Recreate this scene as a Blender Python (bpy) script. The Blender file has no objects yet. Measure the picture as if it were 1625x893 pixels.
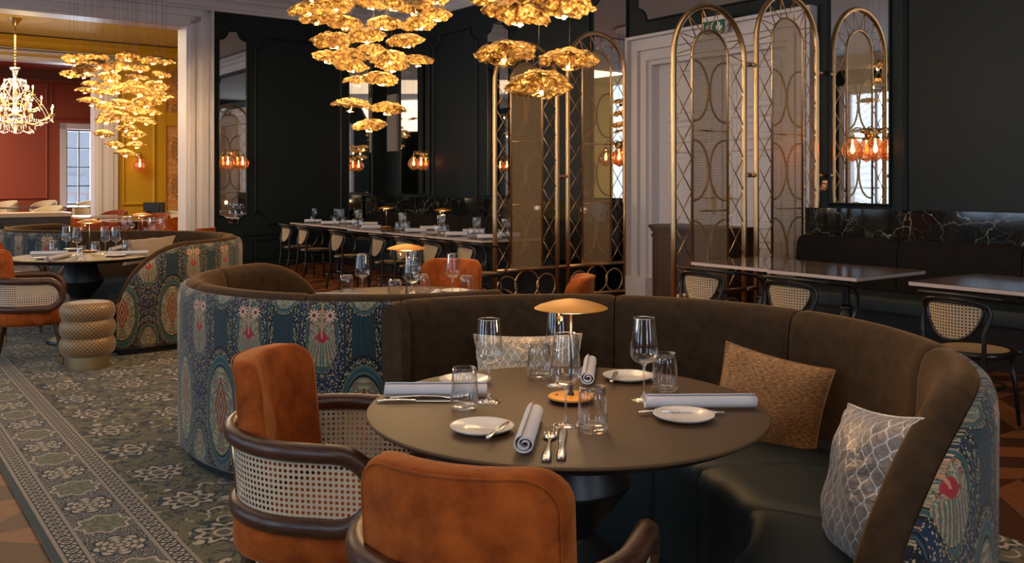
import bpy, math, random
from mathutils import Vector, Matrix, noise
PI = math.pi
R = math.radians
random.seed(7)
scene = bpy.context.scene
COL = scene.collection

# ------------------------------------------------------------------ camera
FPX, CX, HY, EYE = 1450.0, 812.5, 288.0, 1.40
cam_d = bpy.data.cameras.new('camera'); cam = bpy.data.objects.new('camera', cam_d)
COL.objects.link(cam); scene.camera = cam
cam.location = (0, 0, EYE); cam.rotation_euler = (R(90), 0, 0)
cam_d.sensor_width = 36.0; cam_d.lens = 36.0 * FPX / 1625.0
cam_d.shift_y = -(446.5 - HY) / 1625.0
cam_d.clip_end = 100; cam_d.clip_start = 0.05

# room frame: s runs along the long dark wall towards the camera, t runs away from it
CXR, CYR = -2.30, 16.50
_a = math.atan2(-.804, .594)
EB = (math.cos(_a), math.sin(_a)); EA = (math.sin(_a), -math.cos(_a))
def RW(s, t, z=0.0):
    return Vector((CXR + EB[0]*s + EA[0]*t, CYR + EB[1]*s + EA[1]*t, z))
def t_at(px, s):
    k = (px - CX) / FPX
    return (CXR + EB[0]*s - k*(CYR + EB[1]*s)) / (k*EA[1] - EA[0])
def s_at(px, t):
    k = (px - CX) / FPX
    return (k*(CYR + EA[1]*t) - CXR - EA[0]*t) / (EB[0] - k*EB[1])
def P(px, py, z):
    Y = (EYE - z) * FPX / (py - HY)
    return Vector(((px - CX) / FPX * Y, Y, z))
def PD(px, py, Y):
    return Vector(((px - CX)/FPX*Y, Y, EYE - (py - HY)*Y/FPX))
def zat(py, Y): return EYE - (py - HY) * Y / FPX

# ------------------------------------------------------------------ render look
vs = scene.view_settings
scene.display_settings.display_device = 'sRGB'
vs.view_transform = 'Standard'; vs.look = 'None'; vs.gamma = 1.0; vs.use_curve_mapping = False
vs.exposure = 0.25

# ------------------------------------------------------------------ world: overcast daylight outside the windows
world = bpy.data.worlds.new('daylight'); scene.world = world; world.use_nodes = True
wn = world.node_tree.nodes; wbg = wn['Background']
wbg.inputs[0].default_value = (0.62, 0.78, 1.0, 1); wbg.inputs[1].default_value = 1.6

def area_light(name, loc, look, sx, sy, energy, color):
    d = bpy.data.lights.new(name, 'AREA'); d.shape = 'RECTANGLE'; d.size = sx; d.size_y = sy
    d.energy = energy; d.color = color
    o = bpy.data.objects.new(name, d); COL.objects.link(o); o.location = loc
    o.rotation_euler = (Vector(look) - Vector(loc)).to_track_quat('-Z', 'Y').to_euler()
    return o
def point_light(name, loc, energy, color, rad=0.03, parent=None):
    d = bpy.data.lights.new(name, 'POINT'); d.energy = energy; d.color = color; d.shadow_soft_size = rad
    o = bpy.data.objects.new(name, d); COL.objects.link(o); o.location = loc
    if parent: o.parent = parent
    return o
WARM = (1.0, 0.60, 0.27)
# daylight through the tall windows of the street side, one light behind each window
WIN_S = [2.2, 5.4, 8.6, 11.8, 15.0]
for ws in WIN_S:
    area_light('window_daylight', RW(ws, 12.5, 2.2), RW(ws, 0, 1.6), 1.7, 3.0, 62, (0.60, 0.80, 1.0))
for wt in (4.0, 8.0):
    area_light('window_daylight', RW(19.4, wt, 2.2), RW(0, wt, 1.4), 1.7, 3.0, 75, (0.84, 0.90, 1.0))
area_light('window_daylight', RW(-13.9, t_at(126, -13.2), 1.9), RW(0, 6, 1.2), 1.6, 2.4, 380, (0.8, 0.9, 1.0))
# added fill under the ceilings, no fixtures there (broad warm wash)
area_light('ceiling_fill', RW(9.5, 6.0, 4.25), RW(9.5, 6.001, 0), 7, 4, 95, (1.0, 0.74, 0.5))
area_light('ceiling_fill', RW(15.5, 9.0, 4.25), RW(13.5, 6.5, 0), 3, 3, 70, (1.0, 0.74, 0.52))
area_light('ceiling_fill', RW(-3.4, 6.0, 4.1), RW(-3.4, 6.001, 0), 3, 4, 260, (1.0, 0.76, 0.45))
area_light('ceiling_fill', RW(-10.2, 7.5, 4.0), RW(-10.2, 7.501, 0), 4, 5, 420, (1.0, 0.78, 0.62))

# ------------------------------------------------------------------ node expression helper
class E:
    def __init__(s, nt, sock): s.nt = nt; s.k = sock
    def _m(s, op, b=None, c=None, clamp=False):
        n = s.nt.nodes.new('ShaderNodeMath'); n.operation = op; n.use_clamp = clamp
        for i, v in enumerate((s, b, c)):
            if v is None: continue
            if isinstance(v, E): s.nt.links.new(v.k, n.inputs[i])
            else: n.inputs[i].default_value = float(v)
        return E(s.nt, n.outputs[0])
    def __add__(s, b): return s._m('ADD', b)
    __radd__ = __add__
    def __sub__(s, b): return s._m('SUBTRACT', b)
    def __rsub__(s, b): return (s * -1.0) + b
    def __mul__(s, b): return s._m('MULTIPLY', b)
    __rmul__ = __mul__
    def __truediv__(s, b): return s._m('DIVIDE', b)
    def sin(s): return s._m('SINE')
    def cos(s): return s._m('COSINE')
    def abs(s): return s._m('ABSOLUTE')
    def sqrt(s): return s._m('SQRT')
    def floor(s): return s._m('FLOOR')
    def fract(s): return s._m('FRACT')
    def lt(s, b): return s._m('LESS_THAN', b)
    def gt(s, b): return s._m('GREATER_THAN', b)
    def mn(s, b): return s._m('MINIMUM', b)
    def mx(s, b): return s._m('MAXIMUM', b)
    def atan2(s, b): return s._m('ARCTAN2', b)
    def pw(s, b): return s._m('POWER', b)
    def cl(s): return s._m('ADD', 0.0, None, True)
    def fmod(s, b): return s._m('FLOORED_MODULO', b)
    def band(s, a, b): return s.gt(a) * s.lt(b)
class Mat:
    def __init__(s, name):
        s.m = bpy.data.materials.new(name); s.m.use_nodes = True
        s.nt = s.m.node_tree; s.N = s.nt.nodes; s.L = s.nt.links
        s.b = s.N['Principled BSDF']; s.out = s.N['Material Output']
    def set(s, **kw):
        for k, v in kw.items():
            k = {'color': 'Base Color', 'rough': 'Roughness', 'metal': 'Metallic', 'sheen': 'Sheen Weight', 'sheenr': 'Sheen Roughness',
                 'sheent': 'Sheen Tint', 'spec': 'Specular IOR Level', 'coat': 'Coat Weight', 'coatr': 'Coat Roughness', 'alpha': 'Alpha',
                 'ecol': 'Emission Color', 'estr': 'Emission Strength', 'normal': 'Normal', 'aniso': 'Anisotropic'}[k]
            inp = s.b.inputs[k]
            if isinstance(v, E): s.L.new(v.k, inp)
            elif isinstance(v, bpy.types.NodeSocket): s.L.new(v, inp)
            elif isinstance(v, (tuple, list)): inp.default_value = (*v[:3], 1) if len(inp.default_value) == 4 else v
            else: inp.default_value = v
        return s
    def coord(s, kind='Object'):
        n = s.N.new('ShaderNodeTexCoord'); return n.outputs[kind]
    def xyz(s, kind='Object'):
        n = s.N.new('ShaderNodeSeparateXYZ'); s.L.new(s.coord(kind), n.inputs[0])
        return [E(s.nt, n.outputs[i]) for i in range(3)]
    def vec(s, x, y, z=0.0):
        n = s.N.new('ShaderNodeCombineXYZ')
        for i, v in enumerate((x, y, z)):
            if isinstance(v, E): s.L.new(v.k, n.inputs[i])
            else: n.inputs[i].default_value = v
        return n.outputs[0]
    def noise(s, vec, scale, detail=3, rough=.5, dist=0.0, out=0):
        n = s.N.new('ShaderNodeTexNoise'); s.L.new(vec, n.inputs['Vector']); n.inputs['Scale'].default_value = scale
        n.inputs['Detail'].default_value = detail; n.inputs['Roughness'].default_value = rough; n.inputs['Distortion'].default_value = dist
        return E(s.nt, n.outputs[out])
    def vor(s, vec, scale, feat='F1', out='Distance', rnd=1.0):
        n = s.N.new('ShaderNodeTexVoronoi'); n.feature = feat; s.L.new(vec, n.inputs['Vector']); n.inputs['Scale'].default_value = scale
        n.inputs['Randomness'].default_value = rnd
        return E(s.nt, n.outputs[out])
    def mix(s, f, a, b):
        n = s.N.new('ShaderNodeMix'); n.data_type = 'RGBA'
        if isinstance(f, E): s.L.new(f.k, n.inputs[0])
        else: n.inputs[0].default_value = f
        for i, v in ((6, a), (7, b)):
            if isinstance(v, E): s.L.new(v.k, n.inputs[i])
            else: n.inputs[i].default_value = (*v[:3], 1)
        return E(s.nt, n.outputs[2])
    def ramp(s, f, stops, interp='LINEAR'):
        n = s.N.new('ShaderNodeValToRGB'); s.L.new(f.k, n.inputs[0]); cr = n.color_ramp; cr.interpolation = interp
        cr.elements[0].position = stops[0][0]; cr.elements[0].color = (*stops[0][1], 1)
        cr.elements[1].position = stops[1][0]; cr.elements[1].color = (*stops[1][1], 1)
        for p, c in stops[2:]:
            e = cr.elements.new(p); e.color = (*c, 1)
        return E(s.nt, n.outputs[0])
    def bump(s, h, strength=.3, dist=.01):
        n = s.N.new('ShaderNodeBump'); s.L.new(h.k, n.inputs['Height']); n.inputs['Strength'].default_value = strength
        n.inputs['Distance'].default_value = dist; s.set(normal=n.outputs[0]); return s
def simple(name, color, rough=.5, metal=0.0, **kw):
    return Mat(name).set(color=color, rough=rough, metal=metal, **kw).m

# ------------------------------------------------------------------ materials
MT = {}
def velvet(name, c1, c2, sheen=.6, tint=None, scale=14):
    m = Mat(name); o = m.coord()
    n1 = m.noise(o, scale, 4, .6); n2 = m.noise(o, 260, 2)
    m.set(color=m.mix(((n1 - .35) * 2.6).cl(), c1, c2), rough=.85, sheen=sheen, sheenr=.35, spec=.15)
    m.set(sheent=tint or c2); m.bump(n2 + n1 * .6, .25, .004)
    return m.m
MT['orange'] = velvet('rust_velvet', (.22, .042, .006), (.44, .098, .013), .55, (1.0, .45, .16))
MT['orange_dark'] = velvet('brick_velvet', (.14, .03, .012), (.27, .062, .026), .5, (1.0, .45, .2))
MT['brown_velvet'] = velvet('brown_velvet', (.032, .0175, .0078), (.060, .032, .0135), .30, (1.0, .52, .22), 22)
MT['dark_velvet'] = velvet('dark_velvet', (.009, .007, .006), (.014, .011, .009), .08, (.5, .4, .3), 22)
def leather():
    m = Mat('green_leather'); o = m.coord()
    n = m.noise(o, 420, 2); g = m.noise(o, 3, 2)
    m.set(color=m.mix(g, (.010, .020, .021), (.016, .027, .026)), rough=.50, spec=.32); m.bump(n, .12, .002); return m.m
MT['leather'] = leather()
MT['wall_dark'] = simple('dark_green_paint', (.0065, .0125, .0135), .5, spec=.28)
MT['white_paint'] = simple('white_paint', (.60, .57, .60), .45)
MT['ceiling'] = simple('ceiling_plaster', (.50, .46, .45), .8)
MT['yellow'] = simple('mustard_paint', (.52, .30, .012), .5)
MT['yellow_ceiling'] = simple('ochre_ceiling', (.52, .36, .09), .7)
MT['red'] = simple('terracotta_paint', (.26, .047, .022), .55)
MT['mirror'] = simple('mirror_glass', (.80, .79, .76), .015, 1.0)
MT['brass'] = simple('brass', (.62, .42, .17), .28, 1.0)
MT['screen_metal'] = simple('bronze_metal', (.66, .42, .21), .34, 1.0)
MT['screen_dark'] = simple('dark_bronze', (.34, .20, .09), .4, 1.0)
MT['steel'] = simple('silver_cutlery', (.72, .70, .68), .16, 1.0)
MT['black_wood'] = simple('black_bentwood', (.012, .009, .008), .28, spec=.5)
MT['black_metal'] = simple('black_metal', (.010, .010, .012), .38, spec=.5)
MT['plinth'] = simple('black_plinth', (.008, .007, .007), .6)
MT['copper'] = simple('copper_strip', (.75, .36, .16), .3, .8)
MT['porcelain'] = simple('porcelain', (.78, .70, .62), .18, spec=.55)
MT['lamp_gold'] = Mat('gold_lacquer').set(color=(.66, .27, .018), rough=.45, metal=.25).m
MT['bulb'] = Mat('lit_bulb').set(color=(1, .8, .5), ecol=(1.0, .72, .36), estr=60.0).m
MT['bulb_soft'] = Mat('lit_filament_bulb').set(color=(1, .8, .5), ecol=(1.0, .66, .30), estr=16.0).m
def linen():
    m = Mat('white_linen'); n = m.noise(m.coord(), 380, 2); m.set(color=(.62, .59, .60), rough=.9, sheen=.2); m.bump(n, .1, .002); return m.m
MT['linen'] = linen()
def tabletop():
    m = Mat('bronze_brown_laminate'); n = m.noise(m.coord(), 500, 2)
    m.set(color=(.100, .056, .026), rough=(n * .08 + .44), spec=.22); return m.m
MT['tabletop'] = tabletop()
def walnut():
    m = Mat('walnut'); x, y, z = m.xyz()
    n = m.noise(m.vec(x * 5, y * 5, z * 38), 1.6, 4, .6, 1.5)
    m.set(color=m.ramp(n, [(.3, (.032, .012, .006)), (.7, (.105, .042, .020))]), rough=.34, spec=.45); return m.m
MT['walnut'] = walnut()
def darkwood():
    m = Mat('dark_oak'); x, y, z = m.xyz()
    n = m.noise(m.vec(x * 30, y * 30, z * 2), 1.4, 4, .6, .6)
    m.set(color=m.ramp(n, [(.3, (.020, .009, .006)), (.75, (.055, .024, .015))]), rough=.45); return m.m
MT['dark_wood'] = darkwood()
MT['cabinet_brown'] = simple('espresso_lacquer', (.020, .011, .008), .4)
def glass(name, tint, gl=1.0, rough=0.0, base=.04, glow=0.0):
    m = Mat(name); m.N.remove(m.b)
    t = m.N.new('ShaderNodeBsdfTransparent'); t.inputs[0].default_value = (*tint, 1)
    g = m.N.new('ShaderNodeBsdfGlossy'); g.inputs['Roughness'].default_value = rough; g.inputs[0].default_value = (1, 1, 1, 1)
    f = m.N.new('ShaderNodeLayerWeight'); f.inputs[0].default_value = .5
    mx = m.N.new('ShaderNodeMixShader'); k = (E(m.nt, f.outputs['Facing']).pw(2.2) * gl * .72 + base).cl()
    m.L.new(k.k, mx.inputs[0]); m.L.new(t.outputs[0], mx.inputs[1]); m.L.new(g.outputs[0], mx.inputs[2])
    if glow:
        tr = m.N.new('ShaderNodeBsdfTranslucent'); tr.inputs[0].default_value = (*tint, 1)
        m2 = m.N.new('ShaderNodeMixShader'); m2.inputs[0].default_value = glow
        m.L.new(mx.outputs[0], m2.inputs[1]); m.L.new(tr.outputs[0], m2.inputs[2]); mx = m2
    m.L.new(mx.outputs[0], m.out.inputs[0]); return m.m
MT['glass'] = glass('clear_glass', (.965, .97, .97), 1.3, 0.0, .06)
MT['glass_stem'] = glass('clear_glass_stem', (.93, .94, .94), 1.6, 0.0, .20)
MT['pane'] = glass('window_glass', (.96, .98, 1.0), .6)
MT['amber'] = glass('amber_glass', (.82, .43, .25), .9, .02, .06, .10)
MT['crystal'] = glass('crystal_glass', (.97, .95, .90), 1.8, .0, .38)
def gold_leaf():
    m = Mat('crumpled_gold_leaf'); o = m.coord()
    n = m.noise(o, 22, 5, .65, .5); v = m.vor(o, 34)
    m.set(color=m.ramp(n, [(.36, (.07, .035, .010)), (.52, (.52, .31, .10)), (.70, (1.0, .72, .34))]), rough=.30, metal=.80)  # crease shade and bright crumple spots are put into the gold colour
    m.bump(n * 1.5 + v, 1.0, .02); return m.m
MT['gold_leaf'] = gold_leaf()
def marble_black():
    m = Mat('black_marble'); o = m.coord()
    w = m.noise(o, 2.2, 5, .6, 0, 1)
    vn = m.N.new('ShaderNodeVectorMath'); vn.operation = 'MULTIPLY_ADD'
    m.L.new(w.k, vn.inputs[0]); vn.inputs[1].default_value = (.55, .55, .55); m.L.new(o, vn.inputs[2])
    e1 = m.vor(vn.outputs[0], 2.7, 'DISTANCE_TO_EDGE'); e2 = m.vor(vn.outputs[0], 7.5, 'DISTANCE_TO_EDGE')
    msk = m.noise(o, 1.4, 3)
    a = (1.0 - e1 * 62).cl().pw(1.5) * ((msk - .38) * 4).cl(); b = (1.0 - e2 * 40).cl().pw(2) * ((msk - .46) * 5).cl() * .55
    m.set(color=m.mix((a + b).cl(), (.007, .007, .006), (.36, .34, .26)), rough=.07, spec=.55); return m.m
MT['marble'] = marble_black()
def marble_top():
    m = Mat('brown_marble'); o = m.coord(); n = m.noise(o, 5, 6, .65, 1.2); v = m.noise(o, 26, 4, .6)
    m.set(color=m.ramp(n * .7 + v * .3, [(.35, (.085, .055, .045)), (.65, (.17, .115, .095))]), rough=.09, spec=.5); return m.m
MT['marble_top'] = marble_top()
MT['marble_edge'] = simple('pale_marble_edge', (.50, .40, .36), .35)
def cane(name, c1, c2, pitch=.02, hole=.30):
    m = Mat(name); x, y, z = m.xyz('UV')
    u = (x / pitch).fract() - .5; v = (y / pitch).fract() - .5
    d = (u * u + v * v).sqrt(); solid = d.gt(hole)
    strand = ((x / pitch * 6 * PI).sin() * (y / pitch * 6 * PI).sin()) * .5 + .5
    m.set(color=m.mix(strand, c1, c2), rough=.5, alpha=solid); m.bump(strand, .3, .002); return m.m
MT['cane'] = cane('rattan_cane', (.50, .38, .24), (.74, .60, .42), .0165, .30)
MT['cane_bistro'] = cane('bistro_cane', (.36, .25, .14), (.58, .43, .27), .0185, .27)
MT['cane_seat'] = cane('seat_cane', (.33, .20, .09), (.52, .34, .17), .012, .12)
def mesh_panel():
    m = Mat('woven_brass_mesh'); x, y, z = m.xyz('UV')
    u = (x / .0135).fract(); v = (y / .0145).fract()
    solid = u.lt(.30).mx(v.lt(.46))
    m.set(color=(.50, .34, .17), rough=.5, metal=.5, alpha=solid); m.bump(v, .3, .003); return m.m
MT['mesh'] = mesh_panel()
def tapestry():
    m = Mat('paisley_tapestry'); x, y, z = m.xyz('UV')
    p = .40
    xm = ((x / p).fract() - .5).abs() * p            # distance from shield axis
    xb = .2 - xm
    v = y
    fv = m.vec(xm * 1.0, v * .8)
    vor1 = m.vor(fv, 120); vor2 = m.vor(fv, 62); nz = m.noise(fv, 70, 3, .6)
    vor3 = m.vor(fv, 150)
    def ell(a, ca, b, cb, ra, rb):
        da = (a - ca) / ra; db = (b - cb) / rb
        return (da * da + db * db).sqrt()
    def shield(a, b, cb, ra, rb):
        da = a / ra; db = (b - cb) / rb
        q = (da * da + db * db).sqrt()
        return q + (db * -1.0).mx(0.0) * da * .45
    navy = (.012, .022, .048); ink = (.008, .009, .014); teal = (.028, .070, .080); sage = (.085, .125, .095)
    cream = (.36, .29, .155); pink = (.38, .18, .10); rose = (.19, .022, .026); gold = (.28, .18, .065)
    col = m.mix(vor1.lt(.36), navy, m.mix(vor2.gt(.45), pink, cream))
    # columns between the shields
    colm = v.gt(.55) * xm.gt(.105)
    stripe = ((xm * 620).sin()).gt(.1)
    c2 = m.mix(stripe, ink, teal)
    c2 = m.mix(xm.band(.118, .145), c2, m.mix(vor3.lt(.42), ink, cream))
    col = m.mix(colm, col, c2)
    def medal(col, q, core, rim=1.0, ca=None, cv=.5):
        bead = m.mix(vor3.lt(.45), ink, cream)
        inner = m.mix(vor1.lt(.40), m.mix(nz.gt(.5), teal, sage), core)
        if ca is not None:
            dv = v - cv; an = ca.atan2(dv); rr = (ca * ca + dv * dv).sqrt()
            w_ = (an * 9).cos() + (rr * 240 + nz * 2).sin() * 1.1
            inner = m.mix(w_.gt(.75), inner, core); inner = m.mix(w_.band(.45, .75), inner, ink)
            w2 = (an * 9 + PI).cos() + (rr * 150).sin()
            inner = m.mix(w2.gt(1.25), inner, rose)
        inner = m.mix((vor2 * 30).sin().gt(.62), inner, cream)
        c = m.mix(q.lt(.72), m.mix(((q * 46).sin()).gt(0.0), teal, sage), inner)
        c = m.mix(q.band(.68, .72), c, ink)
        c = m.mix(q.band(.86, .96), c, bead)
        c = m.mix(q.gt(.96), c, ink)
        return m.mix(q.lt(1.0), col, c)
    qB = ell(xb, 0.0, v, .33, .145, .30) + 0.0
    col = medal(col, qB, m.mix(vor2.gt(.5), gold, cream), 1.0, xb, .33)
    qBi = xb / .05 + (v - .35).abs() / .14
    col = m.mix(qBi.lt(1.0), col, m.mix(((qBi * 16).sin()).gt(0.0), m.mix(vor1.lt(.4), gold, cream), rose))
    qA = shield(xm, v, .70, .098, .185)
    col = medal(col, qA, m.mix(vor2.gt(.45), pink, cream), 1.0, xm, .74)
    lower = ell(xm, 0.0, v, .65, .07, .075)
    col = m.mix(lower.lt(1.0) * v.lt(.68), col, m.mix((((xm / (.80 - v))) * 60 + nz * 5).sin().gt(0.1), sage, m.mix(vor1.lt(.5), pink, cream)))
    red = ell(xm, 0.0, v, .705, .026, .024)
    col = m.mix(red.lt(1.0), col, (.34, .02, .03))
    fx = xm - .04; fy = v - .80
    ang = fx.atan2(fy); fr = (fx * fx + fy * fy).sqrt()
    petal = fr.lt(.023 + (ang * 10).cos() * .008)
    col = m.mix(petal, col, m.mix(fr.lt(.009), (.62, .36, .24), (.12, .02, .02)))
    col = m.mix(xm.lt(.0045) * v.band(.70, .86), col, (.48, .22, .10))
    qS = ell(xb, 0.0, v, .88, .08, .085)
    col = medal(col, qS, m.mix(vor2.gt(.5), gold, cream))
    qC = ell(xm, 0.0, v, .10, .09, .17)
    col = medal(col, qC, m.mix(vor2.gt(.4), rose, cream), 1.0, xm, .05)
    m.set(color=col, rough=.75, sheen=.25, sheenr=.5, spec=.2); m.bump(vor1 + nz, .35, .004); return m.m
MT['tapestry'] = tapestry()
def rug():
    m = Mat('persian_rug'); x, y, z = m.xyz('UV')     # u along the room, v distance from the left edge
    fv = m.vec(x, y)
    wob = m.noise(fv, 9, 3, .6) - .5
    nz = m.noise(fv, 40, 3, .6); n2 = m.noise(fv, 7, 4, .6, .8)
    olive = (.135, .112, .050); ink = (.022, .026, .029); crm = (.44, .34, .235); slate = (.085, .082, .062)
    # field: rosettes on a staggered lattice, leaves and tendrils
    px_, py_ = .46, .40
    row = (y / py_).floor(); xs = x + (row * .5).fract() * px_
    cx = ((xs / px_).fract() - .5) * px_; cy = ((y / py_).fract() - .5) * py_
    cxw = cx + wob * .05; cyw = cy + (nz - .5) * .03
    r = (cxw * cxw + cyw * cyw).sqrt(); a = cyw.atan2(cxw)
    sw = ((m.noise(fv, 6.5, 2, .5, 1.2) * 42).sin())
    leafn = m.noise(fv, 15, 3, .55, 1.0)
    col = m.mix(((leafn - .53) * 14).cl(), olive, ink)
    col = m.mix(sw.gt(.90) * m.noise(fv, 5, 1).gt(.42), col, ink)
    sc = m.vor(fv, 8.5, 'F1'); ring = (sc * 17 + nz * 1.2).sin()
    col = m.mix(ring.gt(.80) * sc.band(.30, .52) * m.noise(fv, 13, 1).gt(.50), col, crm)
    out = r.lt(.118 + (a * 8).cos() * .020)
    col = m.mix(out, col, ink)
    pet = r.lt(.098 + (a * 8).cos() * .020) * r.gt(.070 + (a * 8).cos() * .014)
    col = m.mix(pet * nz.gt(.42), col, crm)
    col = m.mix(r.lt(.056), col, olive); col = m.mix(r.band(.030, .042), col, crm); col = m.mix(r.lt(.024), col, slate)
    # border bands
    v = y
    def guard(c, v0, v1):
        w = v1 - v0; q = (v - v0) / w
        tri = (((x / .052).fract() - .5).abs() * 2.0)
        zig = ((q - .5).abs() * 2.0 - (1.0 - tri) * .72).abs()
        g = m.mix(zig.lt(.20), crm, ink)
        g = m.mix((q - .5).abs().lt(.10) * tri.lt(.35), g, slate)
        e = m.mix(((x * 520 + v * 300).sin()).gt(-.2), slate, crm)
        g = m.mix((q - .5).abs().gt(.34), g, e)
        g = m.mix((q - .5).abs().band(.29, .34), g, ink)
        return m.mix(v.band(v0, v1), c, g)
    b = m.mix(nz.gt(.50), (.030, .036, .038), (.060, .062, .050))
    b = m.mix((m.vor(fv, 26) * 26).sin().gt(.80), b, crm)
    per = .27; k = (x / per).floor(); bx = ((x / per).fract() - .5) * per; by = v - .235
    even = (k * .5).fract().lt(.25)
    br = (bx * bx + by * by * 1.15).sqrt(); ba = by.atan2(bx)
    edge = .100 + (ba * 8).cos() * .010
    ring2 = m.mix(((br * 230).sin() + (ba * 8).cos()).gt(.1), slate, crm)
    oct_ = m.mix(nz.gt(.52), (.115, .108, .055), (.19, .165, .10))
    med = m.mix(even, oct_, ring2)
    b = m.mix(br.lt(edge), b, med); b = m.mix((br - edge).abs().lt(.006), b, m.mix(even, crm, ink))
    col = m.mix(v.lt(.345), col, b)
    col = guard(col, .030, .125); col = guard(col, .345, .44)
    col = m.mix(v.lt(.03), col, (.05, .055, .05))
    pile = m.noise(m.coord(), 300, 2)
    m.set(color=col, rough=.95, spec=.1, sheen=.12); m.bump(pile, .3, .004); return m.m
MT['rug'] = rug()
def parquet():
    m = Mat('chevron_parquet'); x, y, z = m.xyz('UV')
    w = .42
    c = (x / w).floor(); fx = (x / w).fract(); up = (c * .5).fract().lt(.25)
    d = y + m_sel(m, up, fx * w, (1.0 - fx) * w)
    bd = (d / .26).floor(); fd = (d / .26).fract()
    tone = ((bd * 12.9898 + c * 78.233).sin() * 43758.5).fract()
    alt = ((bd + c) * .5).fract().lt(.25)
    g = m.noise(m.vec(x * 6, y * 6), 4, 5, .6, 1.5)
    c1 = m.mix(alt, (.24, .080, .022), (.050, .014, .005))
    col = m.mix(tone * .4, c1, (.12, .038, .012))
    col = m.mix((g - .3).cl(), col, (.05, .018, .008))
    col = m.mix((fd - .5).abs().gt(.488), col, (.012, .006, .004))
    m.set(color=col, rough=(g * .15 + .42), spec=.25); return m.m
def m_sel(m, f, a, b): return f * b + (1.0 - f) * a
MT['parquet'] = parquet()
def damask():
    m = Mat('orange_damask'); x, y, z = m.xyz('UV')
    p = .62; xm = ((x / p).fract() - .5).abs() * p; yy = ((y / .85).fract() - .5) * .85
    fv = m.vec(xm, yy); n = m.noise(fv, 14, 4, .6, .8); q = (xm * xm * 12 + yy * yy * 7).sqrt()
    c = m.mix(n.gt(.5), (.55, .22, .06), (.64, .36, .15))
    c = m.mix(q.band(.22, 1.0) * m.noise(fv, 30, 3).gt(.5) * q.lt(.85), c, (.20, .10, .045))
    m.set(color=c, rough=.6); return m.m
MT['damask'] = damask()
def silk(name, c1, c2, line, period=.042):
    m = Mat(name); x, y, z = m.xyz('UV')
    a = (y / (period * 1.5) * 2 * PI).sin() * .5
    k = x / period
    q1 = ((k + a * .5).fract() - .5).abs(); q2 = ((k - a * .5 + .5).fract() - .5).abs()
    ln = q1.lt(.055).mx(q2.lt(.055)); n = m.noise(m.coord(), 22, 3)
    m.set(color=m.mix(ln, m.mix(n, c1, c2), line), rough=.33, sheen=.3, metal=.25, spec=.5)
    f = m.noise(m.coord(), 11, 4, .55, .9); m.bump(f, .7, .05); return m.m
MT['silk_grey'] = silk('silver_ogee_silk', (.20, .155, .13), (.30, .235, .20), (.62, .56, .50))
MT['silk_beige'] = silk('beige_ogee_silk', (.40, .28, .17), (.52, .38, .24), (.75, .62, .45), .035)
def chenille(name, c1, c2):
    m = Mat(name); x, y, z = m.xyz('UV')
    n = m.noise(m.vec(x * 60, y * 260), 1.0, 3, .6); f = m.noise(m.coord(), 9, 3)
    m.set(color=m.mix(((n - .4) * 4).cl(), c1, c2), rough=.7, sheen=.5, sheenr=.4, sheent=(1, .7, .4)); m.bump(n + f * 2, .5, .012); return m.m
MT['chenille'] = chenille('copper_chenille', (.19, .070, .020), (.62, .30, .10))
MT['chenille_pale'] = chenille('sand_chenille', (.26, .16, .085), (.48, .33, .19))
def pouf_cloth():
    m = Mat('gold_diamond_brocade'); x, y, z = m.xyz('UV')
    k = .030
    a = (x + y) / k; b = (x - y) / k
    da = (a.fract() - .5).abs(); db = (b.fract() - .5).abs()
    line = da.gt(.40).mx(db.gt(.40)); dot = (da + db).lt(.27)
    c = m.mix(line, (.27, .145, .042), (.115, .068, .045)); c = m.mix(dot, c, (.52, .32, .10))
    m.set(color=c, rough=.45, metal=.2, sheen=.3); m.bump(da + db, .2, .003); return m.m
MT['pouf'] = pouf_cloth()
MT['green_sign'] = Mat('exit_green').set(color=(.004, .09, .045), rough=.4).m
MT['sign_white'] = simple('sign_white', (.65, .66, .66), .4)
MT['bench_yellow'] = velvet('olive_gold_velvet', (.20, .13, .012), (.30, .20, .03), .3, (1, .8, .3))
MT['cream_fabric'] = simple('cream_fabric', (.52, .42, .26), .8)
MT['counter_top'] = simple('pale_wood_counter', (.42, .29, .18), .3)
MT['blue_table'] = simple('polished_dark_tabletop', (.10, .12, .14), .08)
MT['stone_outside'] = simple('pale_facade', (.42, .44, .45), .8)

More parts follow.
